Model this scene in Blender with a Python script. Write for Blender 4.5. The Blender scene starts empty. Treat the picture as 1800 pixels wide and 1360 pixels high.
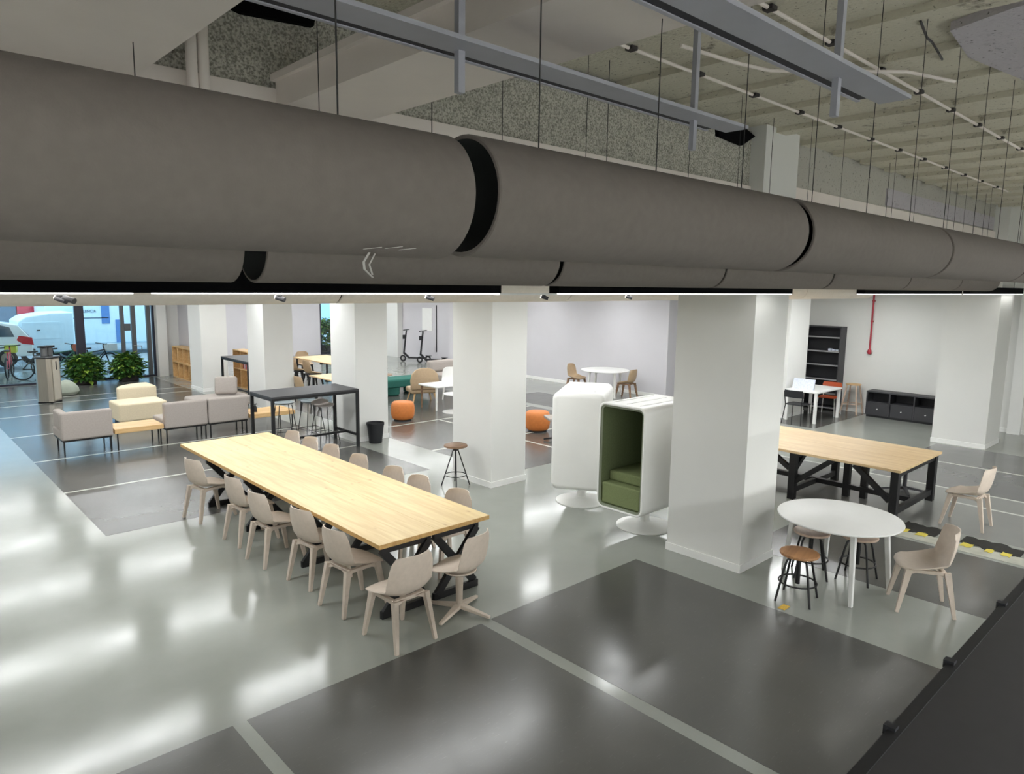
import bpy, bmesh, math, random
from mathutils import Vector, Matrix
random.seed(7)
D = bpy.data
C = bpy.context.scene.collection
scene = bpy.context.scene
PI = math.pi

# ------------------------------------------------------------------ camera
YAW, PITCH, ROLL, FPX = 0.8219, 0.1443, 0.0132, 1239.1
fwd = Vector((math.cos(YAW)*math.cos(PITCH), math.sin(YAW)*math.cos(PITCH), -math.sin(PITCH)))
rt0 = Vector((math.sin(YAW), -math.cos(YAW), 0)); up0 = rt0.cross(fwd)
rt = math.cos(ROLL)*rt0 + math.sin(ROLL)*up0
up = -math.sin(ROLL)*rt0 + math.cos(ROLL)*up0
cd = D.cameras.new('camera'); cam = D.objects.new('camera', cd); C.objects.link(cam)
cd.sensor_width = 36.0; cd.sensor_fit = 'HORIZONTAL'; cd.lens = FPX/1800*36.0
cd.clip_start = 0.05; cd.clip_end = 200
m = Matrix((( rt.x, up.x, -fwd.x, 0), (rt.y, up.y, -fwd.y, 0), (rt.z, up.z, -fwd.z, 3.1), (0, 0, 0, 1)))
cam.matrix_world = m
scene.camera = cam

# ------------------------------------------------------------------ world and exposure
w = D.worlds.new('sky'); scene.world = w; w.use_nodes = True
bg = w.node_tree.nodes['Background']
bg.inputs[0].default_value = (0.62, 0.86, 1.0, 1); bg.inputs[1].default_value = 3.6
scene.view_settings.view_transform = 'Standard'; scene.view_settings.look = 'None'
scene.view_settings.exposure = 0.0; scene.view_settings.gamma = 1.0
scene.view_settings.use_curve_mapping = False
LAMP = 46.0           # radiance of the linear lamps' diffusers
scene.cycles.max_bounces = 8; scene.cycles.diffuse_bounces = 5
scene.cycles.sample_clamp_indirect = 6.0

# ------------------------------------------------------------------ materials
def lin(c):
    o = []
    for v in c[:3]:
        v /= 255.0
        o.append(v/12.92 if v <= .04045 else ((v+.055)/1.055)**2.4)
    return (o[0], o[1], o[2], 1)
MATS = {}
def mat(name, col, rough=.5, metal=0, var=.06, scale=6, bump=0, bscale=60, spec=.5, coat=0, emit=0, roughvar=0, stretch=(1,1,1)):
    if name in MATS: return MATS[name]
    m = D.materials.new(name); m.use_nodes = True; nt = m.node_tree; N = nt.nodes; L = nt.links
    b = N['Principled BSDF']
    b.inputs['Roughness'].default_value = rough; b.inputs['Metallic'].default_value = metal
    b.inputs['Specular IOR Level'].default_value = spec
    if coat: b.inputs['Coat Weight'].default_value = coat; b.inputs['Coat Roughness'].default_value = .1
    tc = N.new('ShaderNodeTexCoord'); mp = N.new('ShaderNodeMapping'); mp.inputs['Scale'].default_value = stretch
    L.new(tc.outputs['Object'], mp.inputs['Vector'])
    if var:
        n = N.new('ShaderNodeTexNoise'); n.inputs['Scale'].default_value = scale; n.inputs['Detail'].default_value = 4
        r = N.new('ShaderNodeValToRGB'); c = lin(col)
        r.color_ramp.elements[0].color = tuple(x*(1-var) for x in c[:3])+(1,)
        r.color_ramp.elements[1].color = tuple(min(1, x*(1+var)) for x in c[:3])+(1,)
        r.color_ramp.elements[0].position = .3; r.color_ramp.elements[1].position = .7
        L.new(mp.outputs[0], n.inputs['Vector']); L.new(n.outputs['Fac'], r.inputs['Fac']); L.new(r.outputs['Color'], b.inputs['Base Color'])
        if roughvar:
            mr = N.new('ShaderNodeMapRange'); mr.inputs['To Min'].default_value = rough-roughvar; mr.inputs['To Max'].default_value = rough+roughvar
            L.new(n.outputs['Fac'], mr.inputs['Value']); L.new(mr.outputs[0], b.inputs['Roughness'])
    else:
        b.inputs['Base Color'].default_value = lin(col)
    if bump:
        n2 = N.new('ShaderNodeTexNoise'); n2.inputs['Scale'].default_value = bscale; n2.inputs['Detail'].default_value = 3
        bp = N.new('ShaderNodeBump'); bp.inputs['Strength'].default_value = bump; bp.inputs['Distance'].default_value = .01
        L.new(mp.outputs[0], n2.inputs['Vector']); L.new(n2.outputs['Fac'], bp.inputs['Height']); L.new(bp.outputs[0], b.inputs['Normal'])
    if emit:
        b.inputs['Emission Color'].default_value = lin(col); b.inputs['Emission Strength'].default_value = emit
    MATS[name] = m
    return m

def wood(name, c1, c2, rough=.45, along='Y', knots=True, sc=1.0):
    m = D.materials.new(name); m.use_nodes = True; nt = m.node_tree; N = nt.nodes; L = nt.links
    b = N['Principled BSDF']; b.inputs['Roughness'].default_value = rough
    tc = N.new('ShaderNodeTexCoord'); mp = N.new('ShaderNodeMapping')
    s = {'X': (.6, 9, 9), 'Y': (9, .6, 9), 'Z': (9, 9, .6)}[along]
    mp.inputs['Scale'].default_value = tuple(x*sc for x in s)
    L.new(tc.outputs['Object'], mp.inputs['Vector'])
    n = N.new('ShaderNodeTexNoise'); n.inputs['Scale'].default_value = 2.2; n.inputs['Detail'].default_value = 5; n.inputs['Distortion'].default_value = .6
    L.new(mp.outputs[0], n.inputs['Vector'])
    r = N.new('ShaderNodeValToRGB'); r.color_ramp.elements[0].color = lin(c1); r.color_ramp.elements[1].color = lin(c2)
    r.color_ramp.elements[0].position = .32; r.color_ramp.elements[1].position = .62
    L.new(n.outputs['Fac'], r.inputs['Fac'])
    out = r.outputs['Color']
    if knots:
        mp2 = N.new('ShaderNodeMapping'); s2 = {'X': (1.6, 3, 3), 'Y': (3, 1.6, 3), 'Z': (3, 3, 1.6)}[along]
        mp2.inputs['Scale'].default_value = s2; L.new(tc.outputs['Object'], mp2.inputs['Vector'])
        v = N.new('ShaderNodeTexVoronoi'); v.inputs['Scale'].default_value = 1.9; L.new(mp2.outputs[0], v.inputs['Vector'])
        k = N.new('ShaderNodeMapRange'); k.inputs['From Min'].default_value = .0; k.inputs['From Max'].default_value = .13
        k.inputs['To Min'].default_value = .75; k.inputs['To Max'].default_value = 0
        L.new(v.outputs['Distance'], k.inputs['Value'])
        mx = N.new('ShaderNodeMixRGB'); mx.inputs[2].default_value = lin((172, 126, 84))
        L.new(k.outputs[0], mx.inputs[0]); L.new(out, mx.inputs[1]); out = mx.outputs[0]
    L.new(out, b.inputs['Base Color'])
    MATS[name] = m
    return m

def concrete(name, base, dark, rough=.9, dens=.62, scale=3.0, speck=True):
    """painted rough concrete: mottled paint, dark specks and stains, coarse relief"""
    m = D.materials.new(name); m.use_nodes = True; nt = m.node_tree; N = nt.nodes; L = nt.links
    b = N['Principled BSDF']; b.inputs['Roughness'].default_value = rough; b.inputs['Specular IOR Level'].default_value = .2
    tc = N.new('ShaderNodeTexCoord')
    n = N.new('ShaderNodeTexNoise'); n.inputs['Scale'].default_value = scale; n.inputs['Detail'].default_value = 8; n.inputs['Roughness'].default_value = .7
    L.new(tc.outputs['Object'], n.inputs['Vector'])
    r = N.new('ShaderNodeValToRGB'); r.color_ramp.elements[0].color = lin(dark); r.color_ramp.elements[1].color = lin(base)
    r.color_ramp.elements[0].position = dens-.3; r.color_ramp.elements[1].position = dens-.16
    L.new(n.outputs['Fac'], r.inputs['Fac'])
    n2 = N.new('ShaderNodeTexNoise'); n2.inputs['Scale'].default_value = 38 if speck else 85; n2.inputs['Detail'].default_value = 4
    L.new(tc.outputs['Object'], n2.inputs['Vector'])
    r2 = N.new('ShaderNodeValToRGB'); r2.color_ramp.elements[0].color = (.25, .25, .23, 1) if speck else (.42, .42, .4, 1); r2.color_ramp.elements[1].color = (1, 1, 1, 1)
    r2.color_ramp.elements[0].position = .28 if speck else .36; r2.color_ramp.elements[1].position = .36 if speck else .60
    L.new(n2.outputs['Fac'], r2.inputs['Fac'])
    mx = N.new('ShaderNodeMixRGB'); mx.blend_type = 'MULTIPLY'; mx.inputs[0].default_value = 1
    L.new(r.outputs['Color'], mx.inputs[1]); L.new(r2.outputs['Color'], mx.inputs[2]); L.new(mx.outputs[0], b.inputs['Base Color'])
    bp = N.new('ShaderNodeBump'); bp.inputs['Strength'].default_value = .7; bp.inputs['Distance'].default_value = .02
    L.new(n2.outputs['Fac'], bp.inputs['Height']); L.new(bp.outputs[0], b.inputs['Normal'])
    MATS[name] = m
    return m

def floor_mat(name, col, rough, scratch):
    m = D.materials.new(name); m.use_nodes = True; nt = m.node_tree; N = nt.nodes; L = nt.links
    b = N['Principled BSDF']; b.inputs['Specular IOR Level'].default_value = .5
    tc = N.new('ShaderNodeTexCoord')
    n = N.new('ShaderNodeTexNoise'); n.inputs['Scale'].default_value = .9; n.inputs['Detail'].default_value = 6; n.inputs['Roughness'].default_value = .6
    L.new(tc.outputs['Object'], n.inputs['Vector'])
    r = N.new('ShaderNodeValToRGB'); c = lin(col)
    r.color_ramp.elements[0].color = tuple(x*.93 for x in c[:3])+(1,); r.color_ramp.elements[1].color = tuple(x*1.06 for x in c[:3])+(1,)
    r.color_ramp.elements[0].position = .3; r.color_ramp.elements[1].position = .7
    L.new(n.outputs['Fac'], r.inputs['Fac'])
    # thin scuffs
    mp = N.new('ShaderNodeMapping'); mp.inputs['Scale'].default_value = (2.2, 16, 1); mp.inputs['Rotation'].default_value = (0, 0, .5)
    L.new(tc.outputs['Object'], mp.inputs['Vector'])
    n3 = N.new('ShaderNodeTexNoise'); n3.inputs['Scale'].default_value = 5; n3.inputs['Detail'].default_value = 7; n3.inputs['Roughness'].default_value = .65; n3.inputs['Distortion'].default_value = .4
    L.new(mp.outputs[0], n3.inputs['Vector'])
    r3 = N.new('ShaderNodeValToRGB'); r3.color_ramp.elements[0].position = .60; r3.color_ramp.elements[1].position = .76
    r3.color_ramp.elements[0].color = (0, 0, 0, 1); r3.color_ramp.elements[1].color = (scratch, scratch, scratch, 1)
    L.new(n3.outputs['Fac'], r3.inputs['Fac'])
    mx = N.new('ShaderNodeMixRGB'); mx.inputs[2].default_value = lin((190, 190, 186)); L.new(r3.outputs['Color'], mx.inputs[0]); L.new(r.outputs['Color'], mx.inputs[1])
    L.new(mx.outputs[0], b.inputs['Base Color'])
    n2 = N.new('ShaderNodeTexNoise'); n2.inputs['Scale'].default_value = 2.2; n2.inputs['Detail'].default_value = 5
    L.new(tc.outputs['Object'], n2.inputs['Vector'])
    mr = N.new('ShaderNodeMapRange'); mr.inputs['From Min'].default_value = .3; mr.inputs['From Max'].default_value = .7
    mr.inputs['To Min'].default_value = rough-.03; mr.inputs['To Max'].default_value = rough+.03
    L.new(n2.outputs['Fac'], mr.inputs['Value']); L.new(mr.outputs[0], b.inputs['Roughness'])
    MATS[name] = m
    return m

M_floor = floor_mat('epoxy_light', (147, 150, 144), .15, .04)
M_dark = floor_mat('epoxy_dark', (85, 85, 82), .21, .09)
M_line = floor_mat('epoxy_line', (196, 198, 190), .2, .05)
M_wall = mat('white_wall', (224, 224, 221), .75, var=.015, scale=1.5, bump=.05, bscale=90)
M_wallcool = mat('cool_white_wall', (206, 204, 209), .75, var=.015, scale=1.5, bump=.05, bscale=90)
M_trim = mat('white_trim', (238, 238, 236), .5, var=.01)
M_bulk = mat('painted_soffit', (236, 228, 222), .8, var=.04, scale=2, bump=.08, bscale=40)
M_slab = concrete('painted_slab', (204, 200, 184), (88, 78, 68), dens=.57, scale=4.2)
M_stip = concrete('stippled_beam', (200, 198, 188), (166, 164, 156), dens=.62, scale=9, speck=False)
M_smooth = concrete('smooth_beam', (182, 180, 172), (150, 146, 138), dens=.5, scale=3)
M_bare = concrete('bare_concrete', (188, 184, 190), (158, 154, 160), dens=.6, scale=6)
M_duct = mat('duct_fabric', (113, 107, 102), .85, var=.04, scale=30, bump=.06, bscale=200, spec=.2)
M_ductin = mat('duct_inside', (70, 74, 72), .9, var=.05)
M_wire = mat('wire', (60, 60, 60), .5, .6, var=0)
M_tray = mat('tray_metal', (166, 168, 177), .5, 0, var=.04)
M_traydark = mat('tray_slot', (30, 32, 42), .6, .2, var=0)
M_black = mat('black_metal', (28, 28, 30), .45, .2, var=.06)
M_blackp = mat('black_plastic', (24, 25, 30), .5, var=.05)
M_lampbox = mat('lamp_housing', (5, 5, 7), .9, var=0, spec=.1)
M_glow = mat('lamp_diffuser', (250, 252, 252), .5, var=0, emit=LAMP)
M_spotglow = mat('spot_lens', (255, 244, 225), .5, var=0, emit=12)
M_chair = mat('beige_shell', (205, 191, 177), .55, var=.04, scale=25, bump=.04, bscale=180)
M_tan = mat('tan_shell', (176, 152, 122), .55, var=.05, scale=20)
M_pine = wood('pine_board', (234, 211, 160), (218, 190, 138), .42, 'Y')
M_pinedge = wood('pine_edge', (206, 170, 112), (186, 148, 92), .6, 'Y', False)
M_oakY = wood('oak_board', (232, 204, 160), (214, 182, 136), .45, 'Y', False)
M_oakX = wood('oak_light', (226, 190, 138), (208, 168, 114), .45, 'X', False)
M_seatw = wood('seat_wood', (190, 142, 98), (156, 112, 76), .5, 'X', False)
M_seatp = wood('seat_pale', (214, 190, 172), (198, 172, 152), .5, 'X', False)
M_walnut = wood('stool_brown', (150, 118, 92), (120, 92, 70), .5, 'X', False)
M_white = mat('white_lacquer', (238, 238, 236), .35, var=.01)
M_podw = mat('pod_shell', (236, 236, 233), .38, var=.01)
M_podg = mat('pod_green', (118, 128, 90), .9, var=.08, scale=60, bump=.1, bscale=220, spec=.2)
M_podgd = mat('pod_lining', (108, 118, 86), .92, var=.08, scale=60, bump=.1, bscale=220, spec=.2)
M_podrim = mat('pod_rim', (124, 130, 112), .7, var=.03)
M_steel = mat('brushed_steel', (176, 170, 160), .32, .9, var=.06, scale=3, stretch=(30, 30, 1))
M_cream = mat('cream_fabric', (226, 212, 184), .9, var=.05, scale=40, bump=.08, bscale=200, spec=.2)
M_grey = mat('grey_fabric', (172, 164, 158), .9, var=.05, scale=40, bump=.08, bscale=200, spec=.2)
M_orange = mat('orange_leather', (206, 122, 58), .55, var=.06, scale=20)
M_teal = mat('teal_fabric', (52, 108, 98), .85, var=.08, scale=30, bump=.08, bscale=180, spec=.2)
M_anth = mat('anthracite', (58, 58, 62), .5, var=.05)
M_anthin = mat('anthracite_inside', (38, 38, 42), .6, var=.05)
M_shelfedge = mat('shelf_edge', (150, 150, 152), .5, var=.03)
M_red = mat('red_paint', (168, 44, 60), .45, var=.08)
M_carw = mat('car_white', (238, 244, 246), .25, var=.02, coat=.6)
M_carblue = mat('pale_blue_paint', (214, 234, 244), .4, var=.03)
M_carred = mat('tail_light', (196, 30, 46), .25, var=.06)
M_cargl = mat('car_glass', (70, 92, 108), .12, var=.1)
M_redpanel = mat('red_panel', (206, 60, 78), .4, var=.12, scale=2)
M_slate = mat('slate_panel', (92, 112, 132), .5, var=.08)
M_bluep = mat('blue_panel', (78, 128, 190), .4, var=.08)
M_rubber = mat('rubber', (26, 26, 30), .7, var=.05)
M_leaf = mat('leaf_green', (62, 104, 44), .5, var=.35, scale=9)
M_leafl = mat('leaf_light', (138, 168, 66), .5, var=.2, scale=9)
M_soil = mat('planter_dark', (48, 44, 44), .7, var=.1)
M_asph = mat('pavement', (150, 158, 164), .85, var=.08, scale=8)
M_stone = mat('facade_stone', (150, 146, 140), .8, var=.08)
M_framed = mat('window_frame', (44, 44, 58), .45, .3, var=.04)
M_frameg = mat('door_frame', (96, 98, 100), .4, .4, var=.04)
M_beanb = mat('pale_green_grey', (166, 174, 160), .8, var=.06)
M_paper = mat('paper', (214, 220, 236), .8, var=.12, scale=30)
M_rust = mat('orange_seat', (186, 82, 42), .5, var=.05)
M_yellow = mat('yellow_tape', (206, 190, 80), .6, var=.1)
M_tape = mat('black_tape', (34, 33, 30), .8, var=.2, scale=20)
M_tapelt = mat('worn_strip', (172, 172, 160), .6, var=.12, scale=8)
M_gold = mat('tag_yellow', (212, 172, 66), .6, var=.2, scale=60)
M_blueg = mat('blue_grey_seat', (138, 148, 152), .5, var=.05)
M_book = mat('books', (140, 84, 70), .7, var=.5, scale=26)
M_pink = mat('pale_pink', (206, 186, 184), .6, var=.04)
M_plat = mat('platform_black', (40, 39, 40), .6, var=.08, scale=20)
M_lime = mat('lime_green', (186, 200, 60), .5, var=.1)

def glass_mat():
    m = D.materials.new('window_glass'); m.use_nodes = True; nt = m.node_tree; N = nt.nodes; L = nt.links
    out = N['Material Output']; N.remove(N['Principled BSDF'])
    t = N.new('ShaderNodeBsdfTransparent'); t.inputs[0].default_value = (.93, .97, .98, 1)
    g = N.new('ShaderNodeBsdfGlossy'); g.inputs['Roughness'].default_value = .03
    fr = N.new('ShaderNodeFresnel'); fr.inputs[0].default_value = 1.45
    mx = N.new('ShaderNodeMixShader'); L.new(fr.outputs[0], mx.inputs[0]); L.new(t.outputs[0], mx.inputs[1]); L.new(g.outputs[0], mx.inputs[2])
    L.new(mx.outputs[0], out.inputs[0]); MATS['glass'] = m
    return m
M_glass = glass_mat()

# ------------------------------------------------------------------ mesh builder
class MB:
    def __init__(s): s.v = []; s.f = []
    def add(s, vs, fs):
        o = len(s.v); s.v += [tuple(p) for p in vs]; s.f += [tuple(i+o for i in q) for q in fs]; return s
    def box(s, x0, x1, y0, y1, z0, z1):
        return s.add([(x0,y0,z0),(x1,y0,z0),(x1,y1,z0),(x0,y1,z0),(x0,y0,z1),(x1,y0,z1),(x1,y1,z1),(x0,y1,z1)],
                     [(0,3,2,1),(4,5,6,7),(0,1,5,4),(1,2,6,5),(2,3,7,6),(3,0,4,7)])
    def bar(s, a, b, wd, ht, wd2=None, ht2=None, upv=(0,0,1)):
        a = Vector(a); b = Vector(b); d = (b-a).normalized(); u = Vector(upv)
        if abs(d.dot(u)) > .98: u = Vector((1,0,0))
        sx = d.cross(u).normalized(); sy = sx.cross(d).normalized()
        wd2 = wd if wd2 is None else wd2; ht2 = ht if ht2 is None else ht2
        vs = []
        for p, W, H in ((a, wd, ht), (b, wd2, ht2)):
            for i, j in ((-1,-1),(1,-1),(1,1),(-1,1)): vs.append(p + sx*(i*W/2) + sy*(j*H/2))
        return s.add(vs, [(0,1,2,3),(7,6,5,4),(0,4,5,1),(1,5,6,2),(2,6,7,3),(3,7,4,0)])
    def tube(s, pts, r, n=8, closed=False):
        pts = [Vector(p) for p in pts]; rings = []; m = len(pts)
        pu = None
        for i, p in enumerate(pts):
            a = pts[i-1] if (i > 0 or closed) else p; b = pts[(i+1) % m] if (i < m-1 or closed) else p
            d = (b-a).normalized()
            if pu is None:
                u = Vector((0,0,1))
                if abs(d.dot(u)) > .9: u = Vector((1,0,0))
            else: u = pu
            x = d.cross(u).normalized(); y = x.cross(d).normalized(); pu = y
            R = r[i] if isinstance(r, (list, tuple)) else r
            rings.append([p + x*(R*math.cos(2*PI*k/n)) + y*(R*math.sin(2*PI*k/n)) for k in range(n)])
        vs = [q for g in rings for q in g]; fs = []
        for i in range(m if closed else m-1):
            j = (i+1) % m
            for k in range(n): fs.append((i*n+k, i*n+(k+1)%n, j*n+(k+1)%n, j*n+k))
        if not closed: fs += [tuple(range(n-1,-1,-1)), tuple((m-1)*n+k for k in range(n))]
        return s.add(vs, fs)
    def lathe(s, prof, n=24, c=(0,0)):
        vs = []; fs = []; m = len(prof)
        for r, z in prof:
            for k in range(n): vs.append((c[0]+r*math.cos(2*PI*k/n), c[1]+r*math.sin(2*PI*k/n), z))
        for i in range(m-1):
            for k in range(n): fs.append((i*n+k, i*n+(k+1)%n, (i+1)*n+(k+1)%n, (i+1)*n+k))
        if prof[0][0] > 1e-4: fs.append(tuple(range(n-1,-1,-1)))
        if prof[-1][0] > 1e-4: fs.append(tuple((m-1)*n+k for k in range(n)))
        return s.add(vs, fs)
    def prism(s, pts, lo, hi, axis='z'):
        n = len(pts)
        def P(p, h): return {'z': (p[0],p[1],h), 'y': (p[0],h,p[1]), 'x': (h,p[0],p[1])}[axis]
        vs = [P(p, lo) for p in pts] + [P(p, hi) for p in pts]
        return s.add(vs, [tuple(range(n-1,-1,-1)), tuple(range(n,2*n))] + [(i,(i+1)%n,(i+1)%n+n,i+n) for i in range(n)])
    def torus(s, c, R, r, n=24, k=8, axis='z'):
        pts = []
        for i in range(n):
            a = 2*PI*i/n; x, y = R*math.cos(a), R*math.sin(a)
            pts.append({'z': (c[0]+x,c[1]+y,c[2]), 'y': (c[0]+x,c[1],c[2]+y), 'x': (c[0],c[1]+x,c[2]+y)}[axis])
        return s.tube(pts, r, k, True)
    def build(s, name, mt, parent=None, smooth=False, bevel=0, seg=2):
        me = D.meshes.new(name); me.from_pydata(s.v, [], s.f); me.update()
        bm = bmesh.new(); bm.from_mesh(me)
        bmesh.ops.remove_doubles(bm, verts=bm.verts, dist=1e-5)
        bmesh.ops.recalc_face_normals(bm, faces=bm.faces)
        if bevel:
            es = [e for e in bm.edges if len(e.link_faces) == 2 and e.calc_face_angle(0) > .5]
            bmesh.ops.bevel(bm, geom=es, offset=bevel, segments=seg, profile=.5, affect='EDGES', clamp_overlap=True)
        if smooth:
            for f in bm.faces: f.smooth = True
            for e in bm.edges:
                if len(e.link_faces) == 2 and e.calc_face_angle(0) > .7: e.smooth = False
        bm.to_mesh(me); bm.free()
        me.materials.append(mt)
        o = D.objects.new(name, me); C.objects.link(o)
        if parent: o.parent = parent
        return o

def B(*a): return MB().box(*a)
def tag(o, label, cat, group=None, kind=None):
    if label: o['label'] = label
    if cat: o['category'] = cat
    if group: o['group'] = group
    if kind: o['kind'] = kind
    return o
def thing(name, label, cat, loc=(0,0,0), rz=0, group=None):
    o = D.objects.new(name, None); C.objects.link(o); o.empty_display_size = .1
    o.location = loc; o.rotation_euler = (0,0,rz)
    return tag(o, label, cat, group)
def struct(o): o['kind'] = 'structure'; return o
KIDS = {}
def dup(root, loc, rz, label, group=None):
    def cp(o, par):
        c = o.copy(); C.objects.link(c)
        if par: c.parent = par
        for ch in kids(o): cp(ch, c)
        return c
    r = cp(root, None); r.location = loc; r.rotation_euler = (0,0,rz); r['label'] = label
    if group: r['group'] = group
    return r
def kids(o):
    if o.name not in KIDS: KIDS[o.name] = [c for c in C.objects if c.parent == o]
    return KIDS[o.name]
def shared(o, name, parent, loc=(0,0,0), rot=(0,0,0)):
    c = D.objects.new(name, o.data); C.objects.link(c); c.parent = parent; c.location = loc; c.rotation_euler = rot
    return c

# ================================================================== STRUCTURE
ZS = 4.72                                    # slab underside
floor = struct(B(-3.2, 18.6, -6, 28.2, -.15, 0).build('floor', M_floor))
def panel(x0, x1, y0, y1, mt=M_dark, h=.0016, name='floor_panel'):
    return B(x0, x1, y0, y1, 0.0002, h).build(name, mt, floor)
panel(-3.1, 1.69, .6, 4.66); panel(1.79, 3.98, .6, 4.66); panel(4.11, 6.32, .6, 4.67)
panel(2.0, 6.86, 9.39, 24.4); panel(7.7, 12.58, 8.37, 17.6); panel(12.9, 14.45, 10.6, 14.4)
panel(7.66, 9.42, 1.5, 4.07); panel(12.5, 15.98, -5.5, 4.42, floor_mat('epoxy_mid', (104, 104, 104), .2, .03)); panel(15.5, 18.4, 6.72, 11.2)
panel(10.2, 12.42, -5.5, 5.9, floor_mat('epoxy_midlight', (128, 129, 126), .2, .03))
def line(x0, x1, y0, y1): panel(x0, x1, y0, y1, M_line, .0024, 'floor_line')
for y in (11.72, 14.05, 16.5, 19.0, 20.63, 21.52): line(2.0, 6.86, y-.03, y+.03)
for y, a, b_ in ((10.45, 7.7, 12.58), (12.83, 7.7, 12.58)): line(a, b_, y-.03, y+.03)
for x, a, b_ in ((9.64, 8.37, 12.83), (12.45, -5.5, 6), (14.3, -5.5, 4.42), (11.68, -5.5, 3.0)): line(x-.03, x+.03, a, b_)

# ceiling slab with joists running along Y
ceil = struct(B(-3.2, 18.6, -6, 28.2, ZS, ZS+.2).build('ceiling', M_slab))
jx = [3.92+.81*k for k in range(-8, 18)]
jm = None
for i, x in enumerate(jx):
    if jm is None:
        jm = B(-.10, .10, -5.9, 3.8, -.05, 0).build('joist', M_slab, ceil); jm.location = (x, 0, ZS); j = jm
    else: j = shared(jm, 'joist', ceil, (x, 0, ZS))
# unpainted patch of the slab over the right side
def blob(pts, z0, z1, mt, name, par):
    return MB().prism(pts, z0, z1).build(name, mt, par)
blob([(4.75, .4), (4.9, 1.2), (5.05, 1.55), (5.7, 1.62), (6.5, 1.5), (7.5, 1.4), (9.5, 1.2), (9.5, .2), (4.75, -.4)], ZS-.055, ZS-.001, M_bare, 'bare_patch', ceil)

# downstand beam along X on the column line, plus its lower casing
b1 = struct(B(-3.2, 6.92, 3.84, 4.5, 3.5, ZS-.05).build('beam_left', M_stip))
B(-3.2, 6.92, 3.815, 3.84, 3.5, 4.13).build('beam_casing', M_bulk, b1)
b2 = struct(B(7.5, 16.1, 3.86, 4.5, 3.5, ZS).build('beam_right', M_smooth))
B(7.5, 16.1, 3.82, 3.86, 3.5, 4.22).build('beam_casing', M_bulk, b2)
B(10.6, 16.0, 3.835, 3.86, 4.25, 4.48).build('opening_recess', M_bare, b2)
def void_patch(pts):  # proud black prism painting the dark inside of a plaster hole
    return MB().prism(pts, 3.80, 3.845, 'y').build('painted_void', M_lampbox, b1)
void_patch([(2.75, 4.72), (3.6, 4.72), (3.62, 4.55), (3.3, 4.52), (3.05, 4.56), (2.7, 4.6)])
void_patch([(1.1, 4.72), (2.05, 4.72), (2.0, 4.5), (1.6, 4.47), (1.2, 4.55)])
void_patch([(4.1, 4.69), (4.75, 4.69), (4.72, 4.6), (4.15, 4.62)])
void_patch([(4.95, 4.66), (5.6, 4.66), (5.5, 4.61), (5.0, 4.63)])
void_patch([(6.15, 4.66), (6.55, 4.70), (6.86, 4.62), (6.62, 4.5), (6.18, 4.53)])

# flat boxed soffits along Y
s1 = struct(B(-2.6, 1.045, -5.5, 3.82, 4.03, 4.2).build('soffit', M_bulk))
s2 = struct(B(1.775, 2.285, -5.5, 3.82, 4.03, 4.185).build('soffit', M_bulk))
B(1.745, 1.775, -5.5, 3.82, 4.165, 4.2).build('soffit_lip', M_bulk, s2)

# columns with skirting
CW, CL = .72, .95
cols = [(6.86, 3.68), (6.93, 7.90), (6.98, 11.95), (6.98, 16.1), (6.98, 20.25), (16.1, 3.61), (16.17, 7.77)]
for i, (x, y) in enumerate(cols):
    wx = CW if i < 5 else 1.0
    c = struct(B(x, x+wx, y, y+CL, 0, ZS).build('column', M_wall))
    MB().box(x-.012, x+wx+.012, y-.012, y+CL+.012, 0, .09).build('baseboard', M_trim, c)

# walls
def wall(name, *a, mt=M_wall): return struct(B(*a).build(name, mt))
wall('wall_left', -3.35, -3.2, -6, 24.7, 0, ZS); wall('wall_front', -3.2, 18.6, -6.15, -6, 0, ZS)
wr = wall('wall_right', 18.5, 18.65, -6, 11.35, 0, ZS)
B(18.35, 18.5, 3.5, 3.74, 0, 3.4).build('pilaster', M_trim, wr)
wall('wall_right_return', 16.42, 18.5, 11.35, 11.5, 0, ZS, mt=M_wallcool)
wall('wall_right_middle', 16.42, 16.6, 11.5, 21.2, 0, ZS, mt=M_wallcool)
wf = wall('wall_right_far', 16.85, 17.0, 21.2, 28.2, 0, ZS, mt=M_wallcool)
B(16.6, 16.85, 24.95, 28.1, 0, ZS).build('pilaster', M_wall, wf)
wall('wall_right_step', 16.6, 16.85, 21.1, 21.2, 0, ZS, mt=M_wallcool)
wall('wall_back', 7.85, 14.66, 28.0, 28.15, 0, ZS, mt=M_wallcool)
wall('wall_back_high', 14.66, 16.9, 28.0, 28.15, 2.35, ZS, mt=M_wallcool)
wall('wall_window_pier', 7.05, 7.34, 24.35, 24.75, 0, ZS)
wall('wall_partition', 7.78, 7.9, 21.4, 28.0, 0, ZS, mt=M_wallcool)
wall('wall_partition_end', 7.34, 7.9, 24.6, 24.75, 0, ZS)
wall('wall_window_head', -3.2, 7.05, 24.6, 24.75, 2.55, ZS)
bb = struct(MB().box(18.475, 18.5, -6, 11.35, 0, .09).build('baseboard_right', M_trim))
struct(MB().box(16.395, 16.42, 11.4, 21.2, 0, .09).build('baseboard_middle', M_trim))

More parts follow.
